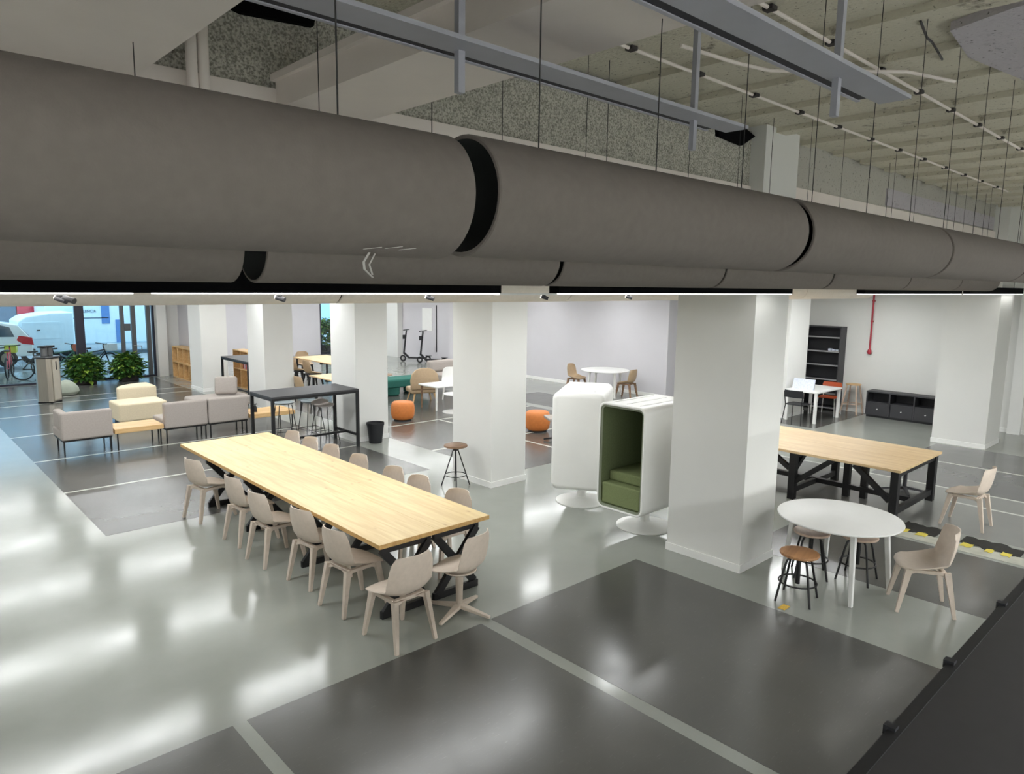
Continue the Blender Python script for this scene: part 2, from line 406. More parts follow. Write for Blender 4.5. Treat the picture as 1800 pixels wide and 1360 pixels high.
# ------------------------------------------------------------------ windows
win = struct(MB().box(-3.2, 7.05, 24.6, 24.72, 0, .05).build('window_1', M_framed))
for x, wd, mt in ((-2.9, .1, M_framed), (1.0, .12, M_framed), (4.95, .24, M_framed), (6.12, .1, M_frameg), (6.44, .12, M_frameg), (6.88, .12, M_frameg), (7.02, .06, M_framed)):
    B(x-wd/2, x+wd/2, 24.6, 24.72, .05, 2.55).build('mullion', mt, win)
for a, b_ in ((-3.15, .94), (1.06, 4.83), (5.07, 6.07), (6.17, 6.38), (6.5, 6.82)):
    B(a, b_, 24.655, 24.665, .05, 2.55).build('pane', M_glass, win)
MB().tube([(6.4, 24.57, 1.02), (6.62, 24.55, 1.0), (6.62, 24.55, .86)], .014, 8).build('door_handle', M_steel, win)
B(6.16, 6.34, 24.575, 24.6, 1.5, 1.72).build('door_plate', M_frameg, win)
w2 = struct(MB().box(14.66, 16.6, 28.0, 28.12, 0, .06).build('window_2', M_framed))
B(14.68, 16.58, 28.05, 28.06, .06, 2.35).build('pane', M_glass, w2)
B(14.66, 14.72, 28.0, 28.12, .06, 2.35).build('mullion', M_framed, w2)
struct(B(-12, 24, 28.2, 45, -.16, -.01).build('street_ground', M_asph)); struct(B(-12, 7.85, 24.75, 28.2, -.16, -.01).build('street_pavement', M_asph))

# ================================================================== OVERHEAD
def air_duct(x0, x1, Y, Z, R, label, wires, row):
    t = thing('air_duct', label, 'duct', (x0, Y, Z), 0, row)
    Ln = x1-x0; n = 40; mb = MB(); vs = []
    prof = [(R-.012, 0), (R-.004, 0), (R, .004), (R, Ln-.004), (R-.004, Ln), (R-.012, Ln)]
    for r, x in prof:
        for k in range(n): vs.append((x, r*math.cos(2*PI*k/n), r*math.sin(2*PI*k/n)))
    fs = [(i*n+k, i*n+(k+1)%n, (i+1)*n+(k+1)%n, (i+1)*n+k) for i in range(len(prof)-1) for k in range(n)]
    mb.add(vs, fs).build('shell', M_duct, t, True)
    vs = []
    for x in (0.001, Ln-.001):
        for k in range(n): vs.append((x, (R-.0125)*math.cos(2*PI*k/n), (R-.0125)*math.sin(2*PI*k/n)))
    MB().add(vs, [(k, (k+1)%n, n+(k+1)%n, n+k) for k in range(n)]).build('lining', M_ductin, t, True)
    for wx in wires:
        MB().tube([(wx, 0, R-.006), (wx, 0, ZS-Z)], .0022, 6).build('hanging_wire', M_wire, t)
    return t
D1Y, D1Z, R1 = 1.584, 3.33, .163
d1 = [(-.80, 1.19), (1.27, 3.07), (3.13, 5.06), (5.10, 7.05), (7.09, 9.0)]
l1 = ['long grey fabric air duct section nearest the camera, filling the upper left',
      'grey fabric air duct section of the front row right of the widest dark gap',
      'grey fabric air duct section third along the front row above white column',
      'grey fabric air duct section of the front row at the right frame edge',
      'last grey air duct section of the front row beyond the frame edge']
for i, (a, b_) in enumerate(d1):
    air_duct(a, b_, D1Y, D1Z + (.012 if i else 0), R1 + (.003 if i else 0), l1[i], (.3, b_-a-.3, (b_-a)*.5), 'front row of air ducts')
d2 = [(-.7, 1.25), (1.35, 3.22), (3.26, 5.15), (5.18, 7.18), (7.22, 9.36), (9.4, 11.4), (11.43, 13.4)]
l2 = ['second row air duct section under the long nearest duct, ending at the black notch',
      'air duct section of the second row just right of the black notch',
      'air duct section of the second row behind the front row duct with wide gap',
      'air duct section of the second row crossing the big white column',
      'air duct section of the second row right of the big white column',
      'air duct section of the second row above the right wall',
      'farthest air duct section of the second row at right frame edge']
for i, (a, b_) in enumerate(d2): air_duct(a, b_, 3.2, 3.255, .162, l2[i], (.35, b_-a-.35), 'second row of air ducts')
d3 = [(.2, 2.9), (2.915, 5.65), (5.665, 8.4), (8.415, 11.2), (11.215, 14)]
l3 = ['pale air duct section low behind the black lamps, above the street window',
      'pale air duct section low behind the lamps, above the lounge columns',
      'pale air duct section low behind the lamps, left of the big column',
      'pale air duct section low behind the lamps, above the black bookcase',
      'pale air duct section low behind the lamps, above the black sideboard']
M_duct_keep = M_duct
M_duct = mat('duct_pale', (244, 236, 226), .8, var=.03, scale=30, spec=.2)
for i, (a, b_) in enumerate(d3): air_duct(a, b_, 5.3, 3.09, .165, l3[i], (.4, b_-a-.4), 'third row of air ducts')
M_duct = M_duct_keep

# strip of clear plastic wrap hanging off the first duct, loose black cables on the slab
M_clear = mat('clear_wrap', (206, 204, 200), .15, var=.1)
t = thing('plastic_wrap', 'loose strip of clear plastic wrap hanging under the long nearest duct', 'wrap', (.95, 1.56, 3.165))
def ribbon(pts, wd):
    mb = MB()
    for a, b_ in zip(pts, pts[1:]): mb.bar(a, b_, wd, .0012)
    return mb
ribbon([(-.012, -.03, .008), (-.010, 0, -.014), (-.002, .01, -.032), (.028, .02, -.052)], .006).build('strip', M_clear, t)
ribbon([(.004, -.03, .006), (.006, 0, -.02), (.024, .015, -.045)], .004).build('strip', M_clear, t)
for (a, z0) in ((-.03, .0), (.03, .004), (.07, .002)): ribbon([(a-.02, -.066, .014+z0), (a+.025, -.074, .020+z0)], .006).build('shred', M_clear, t)
for pts, lab in (([(4.75, 1.62, ZS-.055), (5.0, 1.66, ZS-.08), (5.13, 1.67, ZS-.075), (5.3, 1.68, ZS-.10), (5.6, 1.75, ZS-.06)], 'thin black cable dangling from the slab at the top right'),
                 ([(3.72, 1.42, ZS-.055), (3.86, 1.46, ZS-.09), (4.0, 1.5, ZS-.06)], 'short black cable loop on the slab beside the right cable tray')):
    o = MB().tube(pts, .008, 6).build('loose_cable', M_black); tag(o, lab, 'cable')

# cable trays
def tray(x0, x1, Y, Z, label, posts):
    t = thing('cable_tray', label, 'cable tray', (0, Y, Z))
    MB().box(x0, x1, -.065, .065, 0, .005).box(x0, x1, -.065, -.061, .005, .016).box(x0, x1, .061, .065, .005, .02).build('channel', M_tray, t)
    B(x0, x1-.12, .066, .105, .004, .03).build('slot_strip', M_traydark, t)
    B(x0, x1-.1, .105, .122, 0, .03).build('lip', M_tray, t)
    for px in posts:
        B(px-.014, px+.014, .02, .045, -.14, ZS-.1-Z).build('hanger_post', M_tray, t)
    return t
tray(-2, 3.42, 2.0, 3.9, 'grey metal cable tray crossing in front of the flat soffit', (1.62, 3.07))
tray(-2, 3.36, 1.22, 3.9, 'grey metal cable tray nearest the top right of the ceiling', (1.0, 2.85))

# conduits on the slab with junction boxes
for (Y, lab) in ((3.1, 'thin white conduit pipe along the slab near the stippled beam'), (2.13, 'thin white conduit pipe along the slab beyond the end of the right cable tray')):
    t = thing('conduit', lab, 'pipe', (0, Y, ZS-.066))
    MB().tube([(3.3, 0, 0), (13.5, 0, 0)], .012, 8).build('pipe', M_bulk, t)
    for k, x in enumerate(jx):
        if 3.5 < x < 13: B(x-.03, x+.03, -.03, .03, -.012, .012).build('junction_box', M_soil, t)
t = thing('conduit', 'wavy white cable sagging across the slab above the right cable tray', 'pipe', (0, 0, 0))
MB().tube([(3.9, 2.7, ZS-.14), (4.4, 2.6, ZS-.16), (4.75, 2.55, ZS-.145), (5.1, 2.2, ZS-.15), (5.4, 1.9, ZS-.15), (5.9, 1.75, ZS-.145)], .012, 8).build('pipe', M_bulk, t, True)
# vertical pair of pipes on the beam at the left
for x, lab in ((1.297, 'left one of two white vertical pipes in front of the stippled beam'), (1.354, 'right one of two white vertical pipes in front of the stippled beam')):
    o = MB().tube([(x, 3.7, 3.4), (x, 3.7, ZS)], .026, 16).build('vertical_pipe', M_bulk, None, True); tag(o, lab, 'pipe', 'vertical pipes on the beam')

# linear lamps
def lamp(x0, x1, Y, label, group, gl=None, split=None, z=3.03, hw=.05):
    t = thing('linear_lamp', label, 'lamp', (x0, Y, z), 0, group)
    Ln = x1-x0
    B(0, Ln, -hw, hw, .012, .13).build('housing', M_lampbox, t)
    segs = [(0, Ln)] if not split else [(0, split-x0-.03), (split-x0+.05, Ln)]
    for a, b_ in segs: B(a+.01, b_-.01, -hw+.004, hw-.004, .006, .0115).build('diffuser', gl or M_glow, t)
    for f in (.15, .85): MB().tube([(Ln*f, 0, .13), (Ln*f, 0, ZS-z)], .003, 6).build('hanging_wire', M_wire, t)
    return t
g = 'black linear lamps hung along the columns'
M_glowdim = mat('lamp_diffuser_dim', (250, 250, 246), .5, var=0, emit=6)
lamp(-.35, 3.10, 3.5, 'long black linear lamp over the street window and sofas', g, M_glowdim, .95)
lamp(3.65, 7.18, 3.5, 'black linear lamp crossing the big white column', g, M_glowdim)
lamp(9.08, 13.0, 3.5, 'black linear lamp above the black bookcase and sideboard', g, M_glowdim)
lamp(13.42, 17, 3.5, 'black linear lamp at the right edge above the end column', g, M_glowdim)
MB().box(3.10, 3.65, 3.47, 3.53, 3.03, 3.042)
o = B(3.1, 3.65, 3.47, 3.53, 3.03, 3.042).build('linking_rail', M_white); tag(o, 'white rail linking two black linear lamps left of big column', 'rail')
hid = 'further rows of linear lamps, some added unseen'
M_glow4 = mat('lamp_diffuser_wide', (250, 252, 252), .5, var=0, emit=LAMP*.22)
M_glow2 = mat('lamp_diffuser_bright', (250, 252, 252), .5, var=0, emit=LAMP*1.25)
for Y in (6.6, 9.75, 12.9, 16.05, 19.2, 22.35, 25.6):
    for (a, b_) in ((-.4, 3.1), (3.65, 6.8), (8.1, 11.6), (12.1, 15.6)):
        if Y > 25 and a < 8: continue  # this last row is added unseen to brighten the back wall
        lamp(a, b_, Y, 'linear lamp in the rows behind, seen only as floor reflections or added for the back wall', hid, M_glow2 if (Y > 25 or (a > 8 and Y < 7)) else (M_glow4 if Y < 7 else None), hw=.28 if (Y < 7 and a < 8) else .07)
lamp(15.7, 17.3, 6.2, 'linear lamp in the rows behind, seen only as floor reflections or added for the back wall', hid, M_glow2, hw=.07)  # extra unseen lamp, added to brighten the right wall
M_glow3 = mat('fill_diffuser_rear', (250, 252, 252), .5, var=0, emit=LAMP*2.6)
for Y in (-1.9, -4.6):  # unseen rows added so floor bounce lifts the ducts and ceiling
    for a, b_ in ((-2.6, .9), (1.5, 5.0), (5.6, 9.1), (9.7, 13.2)):
        lamp(a, b_, Y, 'unseen linear lamp of the rows added behind the camera', 'added lamps behind the camera', M_glow3, hw=.07)

for a, b_ in ((5.6, 9.1), (9.7, 13.2)):  # unseen pair added to light the round table zone
    lamp(a, b_, -.35, 'unseen linear lamp added above the platform beside the camera', 'added lamps beside the camera', z=3.4, hw=.07)

# spotlights
sp0 = None
for x, lab in ((.64, 'twin spotlight under the lamp left, above the street window'), (1.61, 'lit spotlight under the long lamp above the second column'),
               (2.56, 'small spotlight above the electric scooters'), (3.55, 'small spotlight right of the lamp gap'), (4.5, 'small spotlight above the green-lined pods')):
    t = thing('spotlight', lab, 'spotlight', (x, 3.5, 3.03), -.9, 'small spotlights under the lamp row')
    B(-.01, .01, -.01, .01, -.012, 0).build('bracket', M_black, t)
    o = MB().tube([(-.02, 0, -.010), (.028, 0, -.024)], .013, 12).build('head', M_anth, t, True)
    MB().tube([(-.021, 0, -.0097), (-.0235, 0, -.009)], .010, 12).build('lens', M_spotglow, t)
    if x < 1: shared(o, 'head', t, (.038, 0, 0))

# mezzanine edge, black, bottom right
t = thing('mezzanine_edge', 'black platform edge with clips in the bottom right corner', 'platform', (0, 0, 2.1))
B(.2, 9, -1.2, .47, -.12, 0).build('deck', M_plat, t)
B(.2, 9, .47, .497, -.12, .004).build('edge_rail', M_black, t)
for x in (1.66, 2.09, 2.62): B(x-.012, x+.012, .48, .506, -.01, .012).build('clip', M_blackp, t)
# support under it so it is carried
for x in (.6, 8.6): B(x-.06, x+.06, -.9, -.78, -2.1, -.12).build('post', M_black, t)

# ================================================================== CHAIRS
def shell_mesh(style=0):
    prof = [(-.268,.835),(-.262,.78),(-.253,.715),(-.240,.64),(-.222,.565),(-.195,.505),(-.155,.466),(-.10,.448),(-.04,.443),(.03,.440),(.10,.441),(.16,.446),(.205,.450),(.238,.446),(.252,.436)]
    hw =   [.165,.206,.224,.234,.239,.241,.243,.244,.243,.241,.237,.232,.225,.213,.182]
    nu = 14; n = len(prof); top = []
    for i, (y, z) in enumerate(prof):
        bk = max(0, min(1, (i < 7)*1 - max(0, i-4)/3)) if i < 7 else 0
        for j in range(nu+1):
            u = -1+2*j/nu
            yy = y + .075*bk*abs(u)**2.2; zz = z
            if i <= 1: zz -= (.018 if i == 0 else .006)*abs(u)**3
            lift = (1-bk)*(.036 if i < 10 else .036*max(0, 1-(i-9)/4))
            if 4 <= i <= 9: lift += .045*(1-abs(i-6.5)/3.0)
            zz += lift*abs(u)**2.6
            if i >= 12: yy -= .03*abs(u)**3
            top.append(Vector((hw[i]*u, yy, zz)))
    W = nu+1
    nor = [Vector() for _ in top]
    fs = [(i*W+j, i*W+j+1, (i+1)*W+j+1, (i+1)*W+j) for i in range(n-1) for j in range(nu)]
    for f in fs:
        nn = (top[f[1]]-top[f[0]]).cross(top[f[3]]-top[f[0]])
        for q in f: nor[q] += nn
    k = len(top)
    bot = [p - q.normalized()*.009*(1 if q.normalized().z+q.normalized().y > 0 else -1) for p, q in zip(top, nor)]
    allf = fs + [tuple(x+k for x in reversed(f)) for f in fs]
    rim = [j for j in range(nu+1)] + [i*W+nu for i in range(1, n)] + [(n-1)*W+j for j in range(nu-1, -1, -1)] + [i*W for i in range(n-2, 0, -1)]
    for a, b_ in zip(rim, rim[1:]+rim[:1]): allf.append((a, b_, b_+k, a+k))
    return MB().add(top+bot, allf)
def leg_mb(sx, sy):
    a = (sx*.163, sy*.165, .430); b_ = (sx*.207, sy*.247, 0)
    mb = MB().bar(a, b_, .058, .046, .030, .030, (sx, 0, 0))
    # arched web running into the frame
    for d in ((-sx, 0), (0, -sy)):
        p0 = Vector(a)+Vector((0, 0, -.015))
        mb.add([p0+Vector((0,0,.012)), p0+Vector((d[0]*.10, d[1]*.10, .012)), p0+Vector((d[0]*.03, d[1]*.03, -.03)), p0+Vector((sx*.008, sy*.015, -.09)),
                p0+Vector((-d[1]*.012*sx*sy if d[0]==0 else 0, 0, .012)) , p0+Vector((d[0]*.10, d[1]*.10, .0)), p0+Vector((d[0]*.03+sx*.012, d[1]*.03+sy*.012, -.03)), p0+Vector((sx*.02, sy*.03, -.09))],
               [(0,1,2,3), (7,6,5,4), (0,4,5,1), (1,5,6,2), (2,6,7,3), (3,7,4,0)])
    return mb
SHELL = {}
def make_shell_chair(label, mt, mleg=None, base='legs'):
    t = thing('shell_chair' if base == 'legs' else 'swivel_chair', label, 'chair')
    s = shell_mesh().build('seat_shell', mt, t, True)
    mleg = mleg or mt
    if base == 'legs':
        for sx in (-1, 1):
            for sy in (-1, 1): leg_mb(sx, sy).build('leg', mleg, t)
        MB().bar((-.16,-.14,.418),(.16,-.14,.418),.04,.034).bar((-.16,.15,.418),(.16,.15,.418),.04,.034).bar((-.155,-.14,.418),(-.155,.15,.418),.04,.034).bar((.155,-.14,.418),(.155,.15,.418),.04,.034).build('under_frame', mleg, t, False, .005, 2)
    else:
        MB().lathe([(.16,.436),(.165,.428),(.15,.415),(.04,.40)], 24).build('seat_plate', mleg, t, True)
        MB().lathe([(.042,.405),(.033,.2),(.032,.07),(.045,.05)], 20).build('pedestal', mleg, t, True)
        for k in range(4):
            a = PI/4+k*PI/2; c_, s_ = math.cos(a), math.sin(a)
            MB().bar((.02*c_,.02*s_,.068),(.335*c_,.335*s_,.022),.07,.04,.034,.024).build('foot', mleg, t, False, .006, 2)
    return t
proto = make_shell_chair('beige shell chair on the window side of the long table, nearest the lobby end', M_chair)
first = [True]
def put(x, y, face, label, group):
    rz = math.radians(face) - PI/2
    if first[0]:
        first[0] = False; proto.location = (x, y, 0); proto.rotation_euler = (0,0,rz); proto['label'] = label; proto['group'] = group; return proto
    return dup(proto, (x, y, 0), rz, label, group)
G = 'beige shell chairs around the long pine table'
put(3.22, 9.33, 10, 'beige shell chair at the far left corner of the long pine table', G)
put(3.29, 8.16, 3, 'second beige chair on the left side of the long pine table, from the far end', G)
put(3.25, 7.38, 4, 'third beige chair on the left side of the long pine table, from the far end', G)
put(3.35, 6.55, 6, 'fourth beige chair on the left side of the long pine table, from the far end', G)
put(3.31, 5.79, 4, 'last beige chair on the left side, beside the table end chair', G)
put(3.285, 4.955, 92, 'four-legged beige chair at the near end of the long table, back to camera', G)
fl_ = ['beige chair back behind the far right corner of the pine table, farthest of its row', 'second small beige chair back along the right side of the pine table',
       'third small beige chair back along the right side of the pine table', 'fourth beige chair back along the right side of the pine table',
       'fifth beige chair back along the right side, in front of the bin', 'sixth beige chair back along the right side, below the tall wood stool',
       'nearest beige chair on the right side of the pine table, by its corner']
for y, l in zip((10.0, 9.42, 8.8, 8.05, 7.22, 6.68, 5.93), fl_): put(4.54, y, 182, l, G)
put(7.475, 2.07, 120, 'beige shell chair beside the round white table, nearest the platform', 'beige shell chairs at the right tables')
put(10.64, 2.505, 90, 'beige shell chair at the near end of the big work table, behind the torn tape', 'beige shell chairs at the right tables')
put(9.55, 5.0, 10, 'beige shell chair half hidden by the big column at the work table', 'beige shell chairs at the right tables')
sw = make_shell_chair('beige swivel chair with star base at the near right corner of the pine table', M_chair, base='star')
sw.location = (3.98, 4.98, 0); sw.rotation_euler = (0,0,math.radians(108)-PI/2); sw['group'] = G
KIDS.clear()
for ch in [c for c in C.objects if c.parent == sw and c.name.startswith('foot')]: ch.rotation_euler = (0,0,math.radians(-45+2))
_unused = '''s2_ = dup(sw, (11.78, 3.6, 0), PI/2+.2, 'dark grey swivel chair at the far side of the big work table', 'beige shell chairs at the right tables')
for ch in kids(s2_) if False else [c for c in C.objects if c.parent == s2_]:
    ch.data = ch.data.copy()'''
t = thing('swivel_stool', 'dark grey swivel stool with star base under the big work table', 'stool', (11.72, 3.62, 0), .5)
MB().lathe([(.15,.50),(.17,.51),(.17,.54),(.15,.55),(0,.55)], 24).build('seat', M_anth, t, True); MB().lathe([(.03,.5),(.028,.06)], 14).build('pedestal', M_anth, t, True)
for k in range(4):
    a = k*PI/2; MB().bar((.02*math.cos(a),.02*math.sin(a),.065),(.32*math.cos(a),.32*math.sin(a),.02),.06,.04,.03,.024).build('foot', M_anth, t)

# ================================================================== LONG PINE TABLE
t = thing('long_table', 'long pine-topped meeting table on black crossed legs, ringed by beige chairs', 'table', (3.96, 7.96, 0))
x0, x1, y0, y1 = -.66, .66, -2.67, 2.67
for (xa, xb, ya, yb) in ((x0, -.001, y0, -.9), (x0, -.001, -.898, .86), (x0, -.001, .862, y1), (.001, x1, y0, -.2), (.001, x1, -.198, 1.5), (.001, x1, 1.502, y1)):
    B(xa, xb, ya, yb, .715, .74).build('board', M_pine, t, False, .001, 1)
for xx in (x0-.001, x1-.007): B(xx, xx+.008, y0, y1, .698, .7385).build('edge_strip', M_pinedge, t)
for yy in (y0-.002, y1-.006): B(x0, x1, yy, yy+.008, .698, .7385).build('edge_strip', M_pinedge, t)
for yy in (-2.62, -1.02, .48, 1.76):
    for xc in (-.35, .25):
        y_ = yy
        MB().bar((xc-.27, y_, .035), (xc+.29, y_, .035), .04, .07).build('foot_bar', M_black, t)
        MB().bar((xc-.27, y_, .66), (xc+.29, y_, .66), .04, .05).build('top_bar', M_black, t)
        MB().bar((xc-.24, y_-.021, .06), (xc+.26, y_-.021, .65), .04, .075).build('leg', M_black, t)
        MB().bar((xc+.26, y_+.021, .06), (xc-.24, y_+.021, .65), .04, .075).build('leg', M_black, t)
for xc in (-.32, .3): B(xc-.03, xc+.03, -2.5, 2.5, .66, .70).build('rail', M_black, t)

# ================================================================== BIG WORK TABLE (right)
t = thing('work_table', 'big oak-topped work table on black timber frame behind the round white table', 'table', (9.9, 3.12, 0))
B(0, .845, 0, 3.1, .705, .74).build('board', M_oakY, t, False, .002, 1); B(.849, 1.7, 0, 3.1, .705, .74).build('board', M_oakY, t, False, .002, 1)
for (a, b_) in ((.09, .08), (.09, 1.48), (1.6, .08), (1.6, 1.48), (.09, 3.0), (1.6, 3.0)):
    B(a-.05, a+.05, b_-.05, b_+.05, 0, .705).build('leg', M_black, t, False, .004, 1)
for (a, b_) in ((.86, 1.0), (.95, .78)): B(a-.045, a+.045, b_-.045, b_+.045, 0, .705).build('leg', M_black, t, False, .004, 1)
for b_ in (.08, 1.48, 3.0): B(.14, 1.55, b_-.03, b_+.03, .10, .18).build('stretcher', M_black, t)
for b_ in (.08, 1.48, 3.0): B(.14, 1.55, b_-.03, b_+.03, .62, .70).build('rail', M_black, t)
B(.82, .9, .13, 2.95, .12, .19).build('stretcher', M_black, t)
MB().bar((.09, .13, .28), (.09, .62, .69), .06, .07).build('brace', M_black, t)
MB().bar((.09, 1.43, .28), (.09, .92, .69), .06, .07).build('brace', M_black, t)
MB().bar((.14, 1.48, .45), (.5, 1.48, .69), .06, .07).build('brace', M_black, t)
MB().bar((.09, 1.53, .45), (.09, 1.9, .69), .06, .07).build('brace', M_black, t)

# ================================================================== ROUND WHITE TABLE and screw stools
t = thing('round_table', 'round white table with slim white legs in front of the work table', 'table', (7.4, 2.88, 0))
MB().lathe([(.59,.716),(.608,.722),(.612,.73),(.608,.738),(.6,.74),(0,.74)], 64).build('tabletop', M_white, t, True)
MB().lathe([(.5,.716),(.50,.69),(.47,.69),(.47,.716)], 40).build('apron', M_white, t, True)
for (a, b_) in ((6.93, 2.52), (7.60, 2.40), (7.36, 3.42), (7.92, 3.2)):
    p = (a-7.4, b_-2.88); MB().bar((p[0]*.86, p[1]*.86, .715), (p[0], p[1], 0), .05, .05, .038, .038).build('leg', M_white, t, False, .004, 1)
def screw_stool(label, mt, loc, rz=0, group='low screw stools at the round table'):
    t = thing('screw_stool', label, 'stool', loc, rz, group); t.scale = (1.13, 1.13, 1.06)
    MB().lathe([(.150,.440),(.163,.446),(.166,.456),(.163,.468),(.15,.472),(0,.472)], 32).build('seat', mt, t, True)
    MB().lathe([(.02,.44),(.02,.16)], 12).build('screw', M_black, t, True)
    MB().lathe([(.05,.40),(.06,.43),(.05,.44)], 16).build('hub', M_black, t, True)
    for k in range(4):
        a = PI/4+k*PI/2; c_, s_ = math.cos(a), math.sin(a)
        MB().tube([(.04*c_,.04*s_,.415),(.09*c_,.09*s_,.418),(.115*c_,.115*s_,.395),(.135*c_,.135*s_,.33),(.205*c_,.205*s_,0)], .010, 8).build('leg', M_black, t, True)
    MB().torus((0,0,.18), .158, .008, 28, 8).build('foot_ring', M_black, t, True)
    return t
st = screw_stool('brown wooden screw stool standing clear in front of the round table', M_seatw, (6.7, 2.96, 0), math.radians(12))
screw_stool('pale topped screw stool under the round table, beside the big column', M_seatp, (7.42, 3.16, 0), math.radians(30))
screw_stool('pale topped screw stool under the round table, near its right leg', M_seatp, (7.68, 2.76, 0), math.radians(5))

# tall stool by the column
t = thing('tall_stool', 'tall round wood-topped stool on black wire legs beside a white column', 'stool', (6.61, 8.37, 0), math.radians(10))
MB().lathe([(.165,.612),(.180,.618),(.184,.63),(.180,.642),(.165,.648),(0,.648)], 32).build('seat', M_walnut, t, True)
MB().lathe([(.05,.56),(.035,.612)], 16).build('hub', M_black, t, True)
for k in range(4):
    a = PI/4+k*PI/2; c_, s_ = math.cos(a), math.sin(a)
    MB().tube([(.025*c_,.025*s_,.6),(.22*c_,.22*s_,0)], .009, 8).build('leg', M_black, t, True)
MB().torus((0,0,.17), .165, .007, 28, 8).build('foot_ring', M_black, t, True)

# waste bin
t = thing('waste_bin', 'black plastic waste bin standing against the column behind the table', 'bin', (7.26, 11.72, 0))
MB().lathe([(.118,0),(.125,.005),(.165,.36),(.16,.36),(.12,.012),(0,.012)], 32).build('bucket', M_blackp, t, True)
MB().lathe([(.163,.35),(.172,.352),(.174,.40),(.165,.40),(.160,.352)], 32).build('rim', M_blackp, t, True)

# ================================================================== PODS
def rrect(w_, h_, r, n=6):
    pts = []
    for cx, cy, a0 in ((w_/2-r, h_/2-r, 0), (-w_/2+r, h_/2-r, 90), (-w_/2+r, -h_/2+r, 180), (w_/2-r, -h_/2+r, 270)):
        for k in range(n+1):
            a = math.radians(a0+90*k/n); pts.append((cx+r*math.cos(a), cy+r*math.sin(a)))
    return pts
def pod(label, loc, rz):
    """opening faces local -X"""
    t = thing('seating_pod', label, 'seating pod', loc, rz, 'white seating pods with green lining')
    W_, H_, L_ = .72, 1.36, 1.13; zc = .30+H_/2
    def loops(specs):
        vs = []; n = None
        for (x, ins, r) in specs:
            pts = rrect(W_-2*ins, H_-2*ins, max(.01, r-ins)); n = len(pts)
            vs += [(x, p[0], zc+p[1]) for p in pts]
        fs = [(i*n+k, i*n+(k+1)%n, (i+1)*n+(k+1)%n, (i+1)*n+k) for i in range(len(specs)-1) for k in range(n)]
        return vs, fs, n
    R = .10
    spec = [(-L_/2+.004, .028, R), (-L_/2, .022, R), (-L_/2, .008, R), (-L_/2+.008, 0, R)]
    rb = .07
    spec += [(L_/2-rb, 0, R)] + [(L_/2-rb+rb*math.sin(a), rb*(1-math.cos(a)), R) for a in [PI/2*k/6 for k in range(1, 6)]] + [(L_/2, rb, R)]
    vs, fs, n = loops(spec); m_ = len(spec)
    fs.append(tuple((m_-1)*n+k for k in range(n)))
    MB().add(vs, fs).build('shell', M_podw, t, True)
    spec = [(-L_/2+.004, .028, R), (-L_/2+.012, .030, R), (-L_/2+.02, .055, R)]
    vs, fs, n = loops(spec); MB().add(vs, fs).build('rim', M_podrim, t, True)
    spec = [(-L_/2+.02, .055, R), (L_/2-.16, .055, R), (L_/2-.10, .10, R+.05)]
    vs, fs, n = loops(spec); fs.append(tuple(2*n+k for k in range(n))); MB().add(vs, fs).build('lining', M_podgd, t, True)
    B(-L_/2+.03, L_/2-.15, -W_/2+.06, W_/2-.06, .36, .63).build('bench', M_podg, t, False, .02, 3)
    B(-L_/2+.16, L_/2-.15, -W_/2+.065, W_/2-.065, .632, .76).build('cushion', M_podg, t, False, .025, 3)
    for yy in (-.2, .0, .2): B(-L_/2+.1, L_/2-.2, yy-.004, yy+.004, zc+H_/2-.001, zc+H_/2+.004).build('top_seam', M_podw, t)
    MB().lathe([(.37,0),(.368,.012),(.30,.03),(.12,.05),(.07,.07),(.06,.10),(.06,.32)], 48).build('base', M_podw, t, True)
    return t
pod('white pod with its green upholstered opening facing the room, right of the other pod', (7.34, 5.31, 0), 0)
pod('white pod turned with its closed white back to the camera', (7.52, 6.58, 0), PI+math.atan2(.55,.83))

# floor tag and hazard tape
t = tag(B(6.37, 6.49, 2.92, 2.99, .0003, .004).build('floor_tag', M_gold), 'small yellow sticker on the floor by the brown screw stool', 'sticker')
t = thing('hazard_tape', 'torn black and yellow hazard tape strip on the floor by the work table', 'tape', (0, 0, 0))
B(9.5, 9.78, 1.2, 3.05, .0003, .003).build('worn_strip', M_tapelt, t)
random.seed(3)
def ragged(y0, y1, xa, xb, n=9, q=1.0):
    L1 = [(xa+q*random.uniform(-.05, .06), y0+(y1-y0)*i/n) for i in range(n+1)]; L2 = [(xb+q*random.uniform(-.08, .03), y0+(y1-y0)*i/n) for i in range(n, -1, -1)]
    return L1+L2
for (a, b_, xa, xb) in ((2.62, 3.06, 9.80, 10.18), (1.72, 2.36, 9.80, 10.14), (1.2, 1.66, 9.78, 10.14)): MB().prism(ragged(a, b_, xa, xb), .0003, .006).build('black_piece', M_tape, t)
for (a, b_) in ((2.92, 3.03), (2.7, 2.82), (2.2, 2.32), (1.98, 2.06), (1.8, 1.9), (1.5, 1.6)): MB().prism(ragged(a, b_, 9.69, 9.83, 3, .4), .0065, .009).build('yellow_piece', M_yellow, t)

